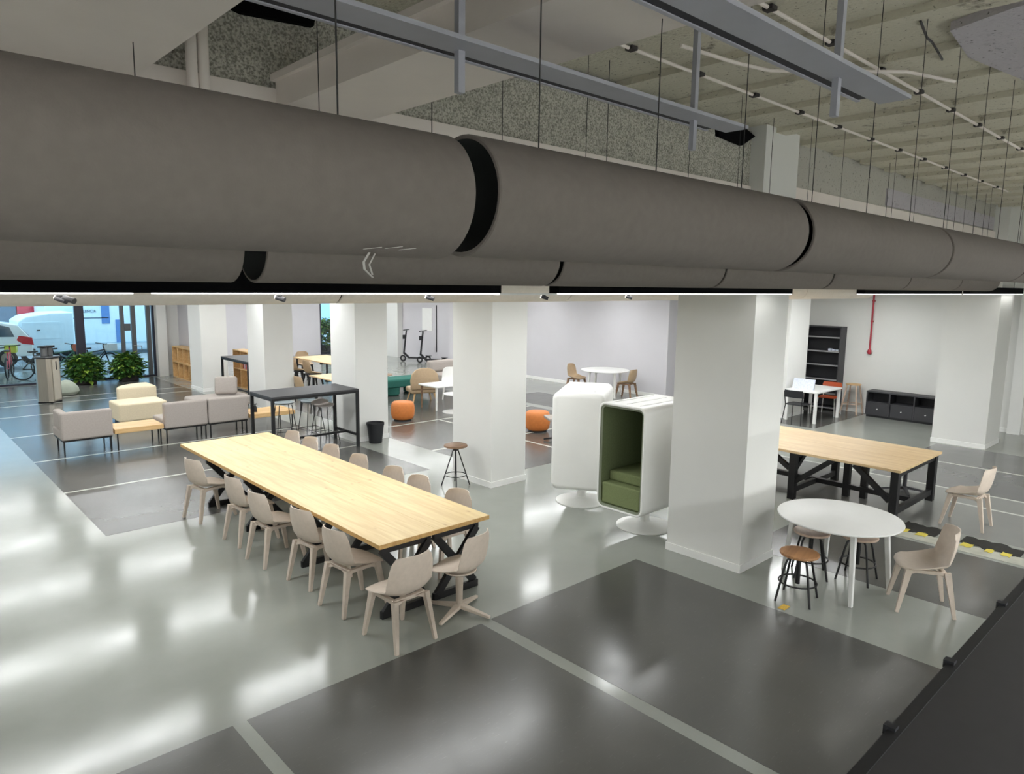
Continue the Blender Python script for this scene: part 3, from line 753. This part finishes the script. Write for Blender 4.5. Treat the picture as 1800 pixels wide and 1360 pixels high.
# ================================================================== RIGHT BACK: bookcase, sideboard, desk
t = thing('bookcase', 'tall black open bookcase against the right wall behind the desk', 'bookcase', (18.15, 7.38, 0))
for y in (0, 1.01): B(0, .34, y, y+.03, 0, 2.15).build('side_panel', M_anth, t)
B(.325, .34, .03, 1.01, 0, 2.15).build('back_panel', M_anthin, t)
for z in (0.05, .42, .78, 1.15, 1.5, 1.86): B(.012, .32, .03, 1.01, z, z+.025).build('shelf', M_anthin, t); B(0, .012, .03, 1.01, z-.005, z+.03).build('shelf_edge', M_shelfedge, t)
B(0, .34, .03, 1.01, 2.12, 2.15).build('top_panel', M_anth, t)
for k, y in enumerate((7.44, 7.54, 7.63)):
    tag(B(18.2, 18.3, y, y+.07, 1.53, 1.565+.01*k).build('small_box', M_paper), 'small white box on the bookcase shelf', 'box', 'small boxes on the bookcase')
t = thing('sideboard', 'low black sideboard with three drawers under open bays', 'sideboard', (18.05, 5.0, 0))
B(0, .42, 0, 1.62, .61, .64).build('top', M_anth, t); B(.03, .42, .02, 1.6, 0, .05).build('plinth', M_blackp, t)
for y in (0, .527, 1.067, 1.59): B(.005, .42, y, y+.03, .05, .61).build('divider', M_anth, t)
B(.4, .42, .03, 1.59, .05, .61).build('back_panel', M_anthin, t); B(.01, .4, .03, 1.59, .36, .38).build('shelf', M_anth, t)
for y in (.034, .561, 1.101):
    d = B(0, .018, y, y+.486, .055, .358).build('drawer', M_anth, t)
    MB().tube([(0, y+.243, .21), (-.03, y+.243, .21)], .014, 10).build('knob', M_white, d)
t = thing('desk', 'small white desk in front of the tall black bookcase', 'desk', (16.0, 6.93, 0))
B(0, 1.35, 0, .78, .705, .74).build('tabletop', M_white, t, False, .004, 2)
for a in (.05, 1.3):
    for b_ in (.05, .73): B(a-.03, a+.03, b_-.03, b_+.03, 0, .705).build('leg', M_white, t)
o = MB().prism([(16.25, .741), (16.3, .741), (16.36, .98), (16.33, .98)], 7.15, 7.66, 'y').build('picture_board', M_paper); tag(o, 'pale printed board propped on the white desk', 'picture')
def side_chair(label, loc, rz, ms, ml):
    t = thing('side_chair', label, 'chair', loc, rz, 'small chairs at the white desk')
    mb = MB(); n = 10
    vs = []; 
    for i in range(n+1):
        a = -1+2*i/n
        for z in (.62, .68, .74, .79): vs.append((.23*a*(1 if z < .76 else .9), -.20-.05*(1-a*a)-(z-.62)*.15, z))
    k = len(vs); vs += [(p[0], p[1]-.014, p[2]) for p in vs]
    fs = [(i*4+j, i*4+j+1, (i+1)*4+j+1, (i+1)*4+j) for i in range(n) for j in range(3)]
    fs2 = [tuple(q+k for q in reversed(f)) for f in fs]
    rim = [i*4 for i in range(n+1)]+[n*4+j for j in (1,2,3)]+[i*4+3 for i in range(n-1,-1,-1)]+[2,1]
    fs3 = [(a, b_, b_+k, a+k) for a, b_ in zip(rim, rim[1:]+rim[:1])]
    mb.add(vs, fs+fs2+fs3).build('backrest', ms, t, True)
    B(-.22, .22, -.18, .23, .435, .46).build('seat', ms, t, False, .012, 2)
    for sx in (-1, 1):
        MB().tube([(sx*.21, -.22, .64), (sx*.19, -.2, .44), (sx*.23, -.27, 0)], .011, 8).build('leg', ml, t, True)
        MB().tube([(sx*.19, .19, .435), (sx*.23, .25, 0)], .011, 8).build('leg', ml, t, True)
    return t
side_chair('black chair with curved back pulled up to the white desk', (15.82, 7.3, 0), math.radians(-90), M_blackp, M_black)
side_chair('orange-red chair behind the white desk', (17.55, 7.32, 0), math.radians(96), M_rust, M_trim)
t = thing('bar_stool', 'pale wooden stool between the bookcase and the sideboard', 'stool', (18.2, 7.0, 0))
MB().lathe([(.17,.725),(.18,.73),(.18,.745),(.17,.75),(0,.75)], 28).build('seat', M_oakX, t, True)
for sx in (-1, 1):
    for sy in (-1, 1): MB().bar((sx*.11, sy*.11, .725), (sx*.2, sy*.2, 0), .03, .03).build('leg', M_seatp, t)
for z, q in ((.24, .168), (.3, .16)):
    pass
for a, b_ in (((-.17,-.17),(.17,-.17)), ((.17,-.17),(.17,.17)), ((.17,.17),(-.17,.17)), ((-.17,.17),(-.17,-.17))): MB().bar((*a, .25), (*b_, .25), .02, .02).build('rung', M_seatp, t)
t = thing('fire_pipe', 'thin red pipe with valve hanging down the right wall', 'pipe', (18.44, 6.78, 0))
MB().tube([(0, 0, 3.45), (0, 0, 1.6)], .022, 10).build('pipe', M_red, t, True)
MB().lathe([(.03,1.50),(.05,1.53),(.05,1.58),(.03,1.62)], 14).build('valve', M_red, t, True)
MB().bar((0,-.07,1.56),(0,.07,1.56),.02,.03).build('valve_handle', M_pink, t)
for z in (2.3, 2.8): B(-.01, .055, -.03, .03, z, z+.03).build('bracket', M_red, t)

# ================================================================== LEFT BACK: bar tables, sofas
def bar_table(label, x0, x1, y0, y1, rail_ends):
    t = thing('bar_table', label, 'table', (x0, y0, 0), 0, 'black standing tables')
    X, Y = x1-x0, y1-y0
    B(0, X, 0, Y, 1.09, 1.12).build('tabletop', M_anth, t, False, .003, 1)
    for a in (.025, X-.025):
        for b_ in (.025, Y-.025): B(a-.025, a+.025, b_-.025, b_+.025, 0, 1.09).build('leg', M_black, t)
    B(.05, X-.05, 0.005, .045, 1.045, 1.09).build('apron', M_black, t); B(.05, X-.05, Y-.045, Y-.005, 1.045, 1.09).build('apron', M_black, t)
    B(0.005, .045, .05, Y-.05, 1.045, 1.09).build('apron', M_black, t); B(X-.045, X-.005, .05, Y-.05, 1.045, 1.09).build('apron', M_black, t)
    if Y > X: B(X/2-.02, X/2+.02, .05, Y-.05, .2, .24).build('foot_rail', M_black, t)
    else: B(.05, X-.05, Y/2-.02, Y/2+.02, .22, .26).build('foot_rail', M_black, t)
    for a in ((.005, X-.045) if X > Y else (X*.1, X*.9)): 
        if X > Y: B(a, a+.04, .05, Y-.05, .22, .26).build('foot_rail', M_black, t)
    return t
bar_table('black standing table between the sofa and the column with the bin', 5.12, 6.83, 11.58, 12.5, 0)
bar_table('black standing table between the two far white columns', 7.0, 7.75, 17.15, 18.9, 0)
def wire_stool(label, loc, rz, mt=M_blueg, h=.74, group='blue-grey bar stools'):
    t = thing('wire_bar_stool', label, 'stool', loc, rz, group)
    prof = [(.0,h-.02),(.12,h-.018),(.18,h-.005),(.195,h+.02),(.19,h+.024),(.17,h+.006),(.1,h-.008),(0,h-.01)]
    MB().lathe(prof, 28).build('seat', mt, t, True)
    MB().prism([(-.18+.036*k, h+.06+.05*math.sin(PI*k/10)) for k in range(11)]+[(.18, h+.01), (-.18, h+.01)], -.19, -.178, 'y').build('backrest', mt, t)
    for sx in (-1, 1):
        for sy in (-1, 1): MB().tube([(sx*.12, sy*.12, h-.02), (sx*.21, sy*.21, 0)], .008, 8).build('leg', M_black, t)
    s = .19
    for a, b_ in (((-s,-s),(s,-s)), ((s,-s),(s,s)), ((s,s),(-s,s)), ((-s,s),(-s,-s))): MB().tube([(*a, .2), (*b_, .2)], .007, 6).build('foot_rail', M_black, t)
    return t
wire_stool('blue-grey bar stool tucked behind the standing table, middle one', (6.0, 13.02, 0), PI*.95)
wire_stool('blue-grey bar stool behind the standing table, close to the column', (6.5, 12.88, 0), PI)
wire_stool('grey bar stool under the right end of the standing table', (6.5, 12.33, 0), PI, M_grey)
for y, l in ((17.5, 'bar stool at the far standing table, nearer the camera'), (18.2, 'bar stool at the far standing table, farther one')):
    wire_stool(l, (7.95, y, 0), PI/2)
def sofa(label, x0, x1, arm_left=False):
    t = thing('sofa_module', label, 'sofa', (x0, 14.2, 0), 0, 'grey sofa modules seen from behind')
    X = x1-x0
    B(0, X, 0, .14, .27, .77).build('backrest', M_grey, t, False, .035, 3)
    B(0.005, X-.005, .145, .78, .27, .44).build('seat', M_grey, t, False, .03, 3)
    if arm_left: B(0, .13, .145, .62, .445, .77).build('armrest', M_grey, t, False, .035, 3)
    MB().box(.02, X-.02, .02, .76, .245, .268).build('frame', M_black, t)
    for a in (.04, X-.04):
        for b_ in (.05, .58): MB().bar((a, b_, .25), (a, b_, 0), .022, .022).build('leg', M_black, t)
    return t
sofa('grey sofa module at the left end, seen from behind with end armrest', 2.45, 3.27, True)
sofa('grey sofa module seen from behind, right of the wooden bench table', 4.15, 4.96)
sofa('grey sofa module seen from behind, beside the black standing table', 4.975, 5.78)
def bench(label, x0, x1, y0, y1):
    t = thing('bench_table', label, 'table', (x0, y0, 0), 0, 'wooden bench tables between sofa modules')
    X, Y = x1-x0, y1-y0
    B(0, X, 0, Y, .29, .38).build('tabletop', M_oakX, t, False, .006, 2)
    for a in (.05, X-.05):
        for b_ in (.05, Y-.05): MB().bar((a, b_, .29), (a, b_, 0), .022, .022).build('leg', M_black, t)
    return t
bench('pale wooden bench table between the two grey sofas', 3.29, 4.13, 14.2, 14.85)
bench('pale wooden bench table under the black standing table', 5.8, 6.75, 14.1, 14.8)
t = thing('bottle', 'small black pump bottle on the far bench table', 'bottle', (5.98, 14.35, .38))
MB().lathe([(.035,0),(.037,.01),(.037,.1),(.015,.13),(.012,.16)], 14).build('body', M_blackp, t, True); MB().box(-.01, .04, -.008, .008, .16, .175).build('pump', M_blackp, t)
o = B(3.92, 4.9, 16.5, 17.3, .07, .46).build('upholstered_block', M_cream, None, False, .04, 4); t = thing('cream_pouf', 'large square cream pouf behind the left sofas', 'pouf', (0,0,0)); o.parent = t
MB().box(4.0, 4.8, 16.6, 17.2, 0, .07).build('plinth', M_blackp, t)
t = thing('cream_pouf', 'rounded cream pouf behind the square cream one', 'pouf', (0,0,0))
pts = [(4.25, 17.9)] + [(5.05-.8*math.cos(a), 17.9+.75*math.sin(a)) for a in [PI/2*k/10 for k in range(11)]] + [(5.1, 18.65), (5.1, 17.9)]
MB().prism(pts[1:], .06, .62).build('upholstered_block', M_cream, t, True, .06, 4)
B(4.5, 5.0, 18.0, 18.4, 0, .06).build('plinth', M_blackp, t)
t = thing('chaise', 'pale grey chaise bench behind the sofas by the far column', 'sofa', (0,0,0))
B(5.45, 6.75, 16.35, 17.15, .2, .42).build('seat', M_grey, t, False, .06, 4)
for a in (5.6, 6.6):
    for b_ in (16.45, 17.05): MB().bar((a, b_, .2), (a, b_, 0), .025, .025).build('leg', M_black, t)
t = thing('cushion', 'pale grey cushion leaning upright on the chaise bench', 'cushion', (6.28, 16.72, .44), math.radians(-30))
o = B(-.25, .25, -.08, .08, 0, .42).build('cover', M_grey, t, True, .06, 4); o.rotation_euler = (math.radians(-14), 0, 0)
def cube_shelf(label, loc, rz, nx, nz, W_, H_, books=False):
    t = thing('cube_shelf', label, 'shelf', loc, rz, 'wooden cube shelves')
    dp = .34
    for k in range(nx+1): B(k*(W_-.03)/nx, k*(W_-.03)/nx+.03, 0, dp, 0, H_).build('upright', M_oakX, t)
    for k in range(nz+1): B(0, W_, -.001, dp, k*(H_-.03)/nz, k*(H_-.03)/nz+.03).build('shelf', M_oakX, t)
    B(0, W_, dp-.01, dp, 0, H_).build('back_panel', M_seatw, t)
    return t
cube_shelf('low pale wood cube shelf with six bays beside the window pier', (7.40, 24.15, 0), -PI/2, 4, 2, 2.0, 1.0)
cube_shelf('pale wood cube shelf behind the far standing table', (8.1, 20.9, 0), -PI/2, 3, 2, 1.6, 1.1)
for k in range(7):
    tag(B(8.16, 8.36, 20.29-.055*k, 20.335-.055*k, .57, .84-.02*(k % 3)).build('book', (M_book, M_redpanel, M_paper)[k % 3]), 'thin book in a row on the cube shelf behind the far standing table', 'book', 'books in the far cube shelf')

# back tables
def plain_table(label, x0, x1, y0, y1, h=.74, mt=None, ml=M_black):
    t = thing('back_table', label, 'table', (x0, y0, 0), 0, 'pale wood tables in the far room')
    X, Y = x1-x0, y1-y0
    B(0, X, 0, Y, h-.03, h).build('tabletop', mt or M_oakY, t, False, .003, 1)
    for a in (.06, X-.06):
        for b_ in (.12, Y-.12): MB().bar((a, b_, h-.03), (a, b_, 0), .045, .045).build('leg', ml, t)
    B(.08, X-.08, Y/2-.03, Y/2+.03, h-.1, h-.03).build('rail', ml, t)
    return t
plain_table('long pale wood table in the far room between columns', 10.05, 11.2, 17.8, 21.0)
plain_table('lower pale wood table nearer the columns in the far room', 8.35, 9.5, 15.2, 16.6)
tan = make_shell_chair('tan chair at the head of the long table in the far room', M_tan, M_black)
tan.location = (10.65, 21.45, 0); tan.rotation_euler = (0,0,PI); tan['group'] = 'tan chairs in the far room'
KIDS.clear()
dup(tan, (9.72, 20.0, 0), -PI/2, 'tan chair on the near side of the far long table, left one')
dup(tan, (9.72, 19.1, 0), -PI/2, 'tan chair on the near side of the far long table, right one')
dup(tan, (7.95, 16.0, 0), -PI/2, 'tan chair at the end of the lower far table beside the column')

# ================================================================== LOUNGE
def ottoman(label, loc):
    t = thing('ottoman', label, 'ottoman', loc, 0, 'orange leather ottomans')
    MB().lathe([(.20,.03),(.235,.05),(.262,.12),(.27,.22),(.265,.34),(.245,.40),(.215,.425),(.15,.432),(0,.435)], 32).build('upholstery', M_orange, t, True)
    MB().lathe([(.2,0),(.2,.032)], 24).build('base', M_blackp, t)
    return t
ottoman('round orange leather ottoman between two white columns', (8.98, 13.32, 0))
ottoman('round orange leather ottoman beside the closed white pod', (10.52, 10.5, 0))
t = thing('teal_sofa', 'dark teal low sofa at the far side of the lounge', 'sofa', (0,0,0))
B(10.3, 11.9, 16.3, 17.0, .22, .46).build('seat', M_teal, t, False, .05, 3); MB().lathe([(.22,0),(.26,.04),(.27,.22)], 24, (10.75, 16.55)).build('base', M_teal, t, True); MB().lathe([(.22,0),(.26,.04),(.27,.22)], 24, (11.6, 16.7)).build('base', M_teal, t, True)
t = thing('side_table', 'small dark disc table beside the tan lounge chair', 'table', (10.0, 15.8, 0))
MB().lathe([(.27,.70),(.28,.71),(.27,.72),(0,.72)], 28).build('tabletop', M_walnut, t, True); MB().tube([(0,0,.7),(0,0,.02)], .015, 8).build('stem', M_black, t); MB().lathe([(.16,0),(.16,.02)], 20).build('base', M_black, t)
t = thing('lounge_chair', 'tan upholstered lounge chair with rounded back in the lounge', 'chair', (10.78, 15.08, 0), math.radians(-20))
pts = [(-.36,.36),(-.38,.6),(-.34,.78),(-.24,.88),(-.1,.93),(.1,.93),(.24,.88),(.34,.78),(.38,.6),(.36,.36)]
MB().prism(pts, -.3, -.2, 'y').build('backrest', M_tan, t, True, .03, 3)
B(-.36, .36, -.28, .36, .26, .40).build('seat', M_tan, t, False, .05, 3)
for sx in (-1, 1):
    for sy in (-1, 1): MB().bar((sx*.26, sy*.24, .26), (sx*.33, sy*.3, 0), .035, .035, .025, .025).build('leg', M_oakX, t)
t = thing('coffee_table', 'white lounge table with slim pale legs in front of the tan chair', 'table', (0,0,0))
B(10.25, 11.45, 13.75, 14.5, .56, .6).build('tabletop', M_white, t, False, .01, 2)
for a, b_, mt in ((10.3, 13.8, M_white), (10.3, 14.42, M_walnut), (11.4, 13.8, M_white), (11.4, 14.42, M_white)): MB().bar((a, b_, .56), (a-.02, b_-.02, 0), .04, .04, .03, .03).build('leg', mt, t)
t = thing('foot_disc_table', 'white pedestal table with wide round foot partly behind the column', 'table', (10.55, 13.35, 0))
MB().lathe([(.33,0),(.33,.015),(.05,.03),(.03,.06),(.03,.42),(.3,.44),(.3,.46),(0,.46)], 32).build('pedestal', M_white, t, True)
shw = make_shell_chair('white shell chair behind the white lounge table', M_white); shw.location = (11.75, 15.1, 0); shw.rotation_euler = (0,0,math.radians(140)); 
t = thing('grey_settee', 'pale grey settee behind the lounge chairs', 'sofa', (0,0,0))
B(12.5, 14.2, 16.4, 17.2, .2, .45).build('seat', M_grey, t, False, .05, 3); B(12.5, 14.2, 17.05, 17.3, .45, .8).build('backrest', M_grey, t, False, .08, 3)
for a in (12.6, 14.1):
    for b_ in (16.5, 17.1): MB().bar((a, b_, .2), (a, b_, 0), .03, .03).build('leg', M_black, t)
t = thing('office_chair', 'pale task chair on a black post beside the closed pod', 'chair', (10.12, 9.55, 0), math.radians(60))
B(-.22, .22, -.2, .22, .44, .5).build('seat', M_grey, t, False, .02, 3); B(-.2, .2, -.24, -.19, .5, .84).build('backrest', M_grey, t, False, .02, 3)
MB().tube([(0,0,.44),(0,0,.06)], .03, 10).build('post', M_black, t)
for k in range(5):
    a = 2*PI*k/5; MB().bar((0,0,.07),(.26*math.cos(a),.26*math.sin(a),.03),.05,.03,.03,.03).build('foot', M_black, t)
t = tag(MB().lathe([(.2,0.003),(.2,.02),(0,.022)], 24, (9.75, 9.05)).build('floor_disc', M_pink), 'pale pink disc on the floor beside the closed pod', 'disc')
# far round table and its two chairs
t = thing('far_round_table', 'round white table against the far wall above the pods', 'table', (15.45, 12.75, 0))
MB().lathe([(.66,.72),(.69,.73),(.69,.745),(.66,.75),(0,.75)], 40).build('tabletop', M_white, t, True)
for k in range(4):
    a = PI/4+.45+k*PI/2; MB().bar((.5*math.cos(a), .5*math.sin(a), .72), (.55*math.cos(a), .55*math.sin(a), 0), .05, .05, .04, .04).build('leg', M_white, t)
KIDS.clear()
tw = make_shell_chair('tan chair left of the far round white table', M_tan, M_walnut); tw.location = (15.25, 13.65, 0); tw.rotation_euler = (0,0,math.radians(-80)-PI/2); tw['group'] = 'tan chairs at the far round table'
KIDS.clear()
dup(tw, (15.55, 12.05, 0), math.radians(100)-PI/2, 'tan chair right of the far round white table')

# scooters and wall panel
def scooter(label, loc, rz):
    t = thing('electric_scooter', label, 'scooter', loc, rz, 'black electric scooters'); t.scale = (1.15, 1.15, 1.15)
    B(-.32, .32, -.07, .07, .11, .16).build('deck', M_blackp, t, False, .012, 2)
    MB().bar((.32, 0, .14), (.5, 0, .30), .06, .06).bar((.5, 0, .26), (.40, 0, 1.08), .05, .05, .04, .04).build('steering_column', M_blackp, t)
    MB().tube([(.40, -.27, 1.1), (.40, .27, 1.1)], .016, 8).build('handlebar', M_blackp, t)
    for x in (.53, -.38): MB().torus((x, 0, .11), .085, .028, 20, 8, 'y').build('wheel', M_rubber, t, True)
    B(.43, .52, -.06, .06, .78, .92).build('battery_bag', M_blackp, t)
    B(-.5, -.3, -.05, .05, .21, .225).build('mudguard', M_blackp, t)
    return t
scooter('black electric scooter against the far wall, left of the pair', (16.3, 23.1, 0), math.radians(125))
scooter('black electric scooter against the far wall, right of the pair', (16.4, 22.15, 0), math.radians(118))
o = B(16.82, 16.85, 22.85, 23.5, 1.22, 2.12).build('wall_panel', M_trim); tag(o, 'white rectangular panel on the far wall above the scooters', 'panel')
tag(MB().tube([(16.83, 22.55, .4), (16.83, 22.55, 2.25)], .02, 8).build('wall_pipe', M_anth), 'thin dark vertical pipe on the wall beside the white panel', 'pipe')

# ================================================================== BY THE WINDOW
t = thing('litter_bin', 'tall brushed steel recycling bin standing before the street window', 'bin', (3.42, 20.85, 0), math.radians(48)); t.scale = (1, 1, 1.3)
MB().prism([(-.17,-.20),(.17,-.20),(.24,-.12),(.24,.12),(.17,.2),(-.17,.2),(-.24,.12),(-.24,-.12)], .03, .86).build('body', M_steel, t)
MB().prism([(-.19,-.22),(.19,-.22),(.26,-.13),(.26,.13),(.19,.22),(-.19,.22),(-.26,.13),(-.26,-.13)], .88, .90).build('lid', M_frameg, t)
MB().prism([(-.16,-.19),(.16,-.19),(.22,-.11),(.22,.11),(.16,.19),(-.16,.19),(-.22,.11),(-.22,-.11)], .86, .88).build('opening', M_black, t)
B(-.13, .13, -.212, -.2, .06, .84).build('door', mat('bin_door', (214, 208, 194), .35, .5, var=.03), t); B(-.01, .02, -.22, -.212, .64, .8).build('slot', M_black, t)
B(-.2, .2, -.18, .18, 0, .03).build('plinth', M_black, t)
for x, y in ((-.1, 0), (.1, 0)): MB().lathe([(.07,.90),(.08,.905),(.08,1.06),(.07,1.07)], 16, (x, y)).build('sorting_tube', M_frameg, t, True)
B(-.2, .2, -.09, .09, 1.07, 1.1).build('top_ring', M_black, t)
t = thing('bean_bag', 'pale green-grey bean bag half hidden behind the steel bin', 'bean bag', (3.98, 21.95, 0), .4); t.scale = (.72, .72, .95)
o = MB().lathe([(.05,0),(.34,.01),(.42,.09),(.40,.2),(.28,.32),(.14,.40),(0,.43)], 24).build('cover', M_beanb, t, True); o.scale = (1.1, .85, 1)
def shrub(label, loc, rx, ry, h, n, seed):
    random.seed(seed)
    t = thing('potted_shrub', label, 'plant', loc, 0, 'leafy shrubs at the street window')
    B(-rx*.55, rx*.55, -ry*.5, ry*.5, 0, .30).build('planter', M_soil, t, False, .02, 2)
    for mt, cnt, nm in ((M_leaf, n, 'foliage'), (M_leafl, n//4, 'pale_foliage')):
        mb = MB()
        for _ in range(cnt):
            a = random.uniform(0, 2*PI); ph = random.uniform(-1.0, 1.5); rr = random.uniform(.4, 1.06)
            p = Vector((rx*rr*math.cos(a)*math.cos(ph), ry*rr*math.sin(a)*math.cos(ph), h*.52 + h*.46*rr*math.sin(ph)))
            d = Vector((math.cos(a)*1.0, math.sin(a)*1.0, random.uniform(-.9, .6))).normalized(); s = d.cross(Vector((0,0,1))).normalized(); u = s.cross(d)
            l = random.uniform(.12, .25); wd = l*.3
            mb.add([p, p+d*l*.45+s*wd+u*.01, p+d*l, p+d*l*.45-s*wd+u*.01, p+d*l*.5-u*.015], [(0,1,4),(1,2,4),(2,3,4),(3,0,4)])
        f = mb.build(nm, mt, t); f['kind'] = 'stuff'
    return t
shrub('leafy green shrub in a dark planter right behind the steel bin', (4.86, 23.9, 0), .46, .38, .9, 900, 5)
shrub('leafy green shrub in a dark planter beside the glass door', (6.02, 23.95, 0), .42, .36, .86, 900, 9)
shrub('green shrub outside the narrow back window', (15.4, 28.9, 0), .8, .45, 1.5, 1200, 12)

# ================================================================== STREET
def bike(label, loc, rz, mf, basket=None, bag=None):
    t = thing('bicycle', label, 'bicycle', loc, rz, 'bicycles parked outside the window')
    for x in (-.52, .52):
        wv = MB().torus((x, 0, .34), .32, .022, 28, 8, 'y').build('wheel', M_rubber, t, True)
        sp = MB()
        for k in range(8):
            a = PI*k/8; sp.bar((x-.3*math.cos(a), 0, .34-.3*math.sin(a)), (x+.3*math.cos(a), 0, .34+.3*math.sin(a)), .005, .005)
        sp.build('spokes', M_steel, wv)
    f = MB()
    for a, b_ in (((-.52,.34),(-.1,.3)), ((-.1,.3),(.38,.72)), ((-.18,.72),(.36,.78)), ((-.1,.3),(-.2,.82)), ((-.52,.34),(-.18,.70)), ((.52,.34),(.34,.92))):
        f.tube([(a[0],0,a[1]),(b_[0],0,b_[1])], .02, 8)
    f.build('frame', mf, t, True)
    MB().tube([(.28,-.3,1.0),(.36,-.1,.98),(.36,.1,.98),(.28,.3,1.0)], .016, 8).tube([(.34,0,.9),(.36,0,.98)], .018, 8).build('handlebar', M_black, t, True)
    MB().prism([(-.34,-.07),(-.3,-.09),(-.06,-.02),(-.06,.02),(-.3,.09),(-.34,.07)], .84, .89).build('saddle', M_blackp, t, False, .012, 2)
    MB().torus((-.1,0,.3), .09, .012, 16, 6, 'y').build('chainring', M_anth, t, True)
    if basket: B(.42, .74, -.16, .16, .74, .98).build('basket', basket, t, False, .01, 1)
    if bag: B(-.62, -.4, -.14, .14, .74, 1.0).build('pannier', bag, t, False, .04, 2)
    return t
bike('dark bicycle outside at the left frame edge, seen end on', (2.9, 26.0, -.01), math.radians(80), M_anth, None, M_blackp)
bike('bicycle with red frame parts outside, left of the steel bin', (3.4, 26.9, -.01), math.radians(75), M_redpanel, M_lime)
bike('dark bicycle outside partly hidden behind the steel bin', (4.1, 26.0, -.01), math.radians(15), M_black)
bike('green-framed bicycle with orange basket outside by the window post', (4.75, 26.7, -.01), math.radians(10), mat('bike_green', (70, 120, 96), .4, var=.05), M_rust)
bike('dark bicycle with white bag outside, right of the window post', (5.62, 26.3, -.01), math.radians(20), M_black, M_white)

def car(label, loc, rz, body, L_=4.0):
    t = thing('car', label, 'car', loc, rz)
    prof = [(-2.0,.35),(-2.02,.75),(-1.93,1.0),(-1.62,1.42),(-1.1,1.52),(.1,1.50),(.75,1.22),(1.0,1.02),(1.8,.86),(2.02,.66),(2.02,.32)]
    MB().prism(prof, -.82, .82, 'y').build('body', body, t, True, .06, 3)
    for s in (-1, 1):
        MB().prism([(-1.5,1.02),(-1.38,1.34),(-1.1,1.43),(-.3,1.43),(-.3,1.04)], s*.825-.006, s*.825+.006, 'y').build('side_window', M_cargl, t)
        MB().prism([(-.2,1.04),(-.2,1.43),(.1,1.42),(.72,1.08)], s*.825-.006, s*.825+.006, 'y').build('side_window', M_cargl, t)
        MB().prism([(-2.03,.72),(-1.99,.98),(-1.62,1.05),(-1.55,.9),(-1.7,.78)], s*.80-.03, s*.80+.04, 'y').build('tail_light', M_carred, t)
        for x in (-1.25, 1.3):
            wv = MB().torus((x, s*.76, .31), .22, .09, 24, 10, 'y').build('wheel', M_rubber, t, True)
            MB().tube([(x, s*.74, .31), (x, s*.84, .31)], .18, 16).build('hub_cap', M_steel, wv)
    MB().prism([(-1.92,1.03),(-1.95,1.02),(-1.66,1.39),(-1.63,1.40)], -.6, .6, 'y').build('rear_window', M_cargl, t)
    MB().bar((-2.03,-.78,.5),(-2.03,.78,.5),.08,.16).build('bumper', M_anth, t)
    return t
car('white hatchback car outside at the left frame edge, with red tail light', (2.35, 29.6, .12), PI, M_carw)
# van / truck with lettering
t = thing('delivery_van', 'pale blue-white van outside with a recessed side panel', 'van', (4.22, 30.6, 0))
MB().prism([(0,.4),(0,1.55),(.25,1.72),(1.0,1.84),(1.75,1.86),(1.75,.4)], 0, 1.9, 'y').build('body', M_carblue, t, True, .05, 3)
B(.1, 1.3, -.012, 0, .9, 1.52).build('side_panel', M_carblue, t, False, .006, 1); B(.56, .66, -.03, -.012, 1.2, 1.24).build('door_handle', M_black, t)
for x in (.35, 1.4):
    wv = MB().torus((x, .12, .33), .24, .09, 24, 10, 'y').build('wheel', M_rubber, t, True)
t = thing('box_truck', 'pale blue box truck outside with dark lettering on its side', 'truck', (5.4, 32.6, 0))
B(0, 6, 0, 2.2, .5, 3.6).build('cargo_box', M_carblue, t, False, .02, 1)
B(1.95, 2.25, -.02, 0, 1.3, 3.5).build('blue_stripe', M_bluep, t); B(2.45, 2.7, -.02, 0, .5, 1.45).build('blue_stripe', M_bluep, t)
B(.9, 2.2, -.02, 0, 1.52, 1.56).build('seam', M_slate, t)
cu = D.curves.new('lettering', 'FONT'); cu.body = 'VALENCIA'; cu.size = .17; cu.extrude = .004; cu.materials.append(M_slate)
lt = D.objects.new('lettering', cu); C.objects.link(lt); lt.parent = t; lt.location = (1.12, -.012, 1.76); lt.rotation_euler = (PI/2, 0, 0); lt.scale = (.82, 1, 1)
bpy.context.view_layer.update()
lme = D.meshes.new_from_object(lt.evaluated_get(bpy.context.evaluated_depsgraph_get()))
lm = D.objects.new('lettering', lme); C.objects.link(lm); lm.parent = t; lm.location = lt.location; lm.rotation_euler = lt.rotation_euler; lm.scale = lt.scale
D.objects.remove(lt); D.curves.remove(cu); lm.name = 'lettering'; lm['kind'] = 'stuff'
for x in (.8, 4.8): MB().torus((x, .2, .42), .3, .12, 24, 10, 'y').build('wheel', M_rubber, t, True)
t = thing('red_lorry', 'red panelled vehicle behind the white cars outside', 'truck', (3.9, 35.0, 0))
B(.95, 2.4, 0, 1.5, .3, 2.7).build('red_body', M_redpanel, t, False, .03, 2); B(0, .93, .05, 1.5, .3, 2.7).build('slate_cab', M_slate, t, False, .03, 2)
fa = struct(B(-10, 24, 38.5, 39, 0, 9).build('facade_opposite', mat('facade_blue', (170, 206, 226), .8, var=.08, scale=1)))
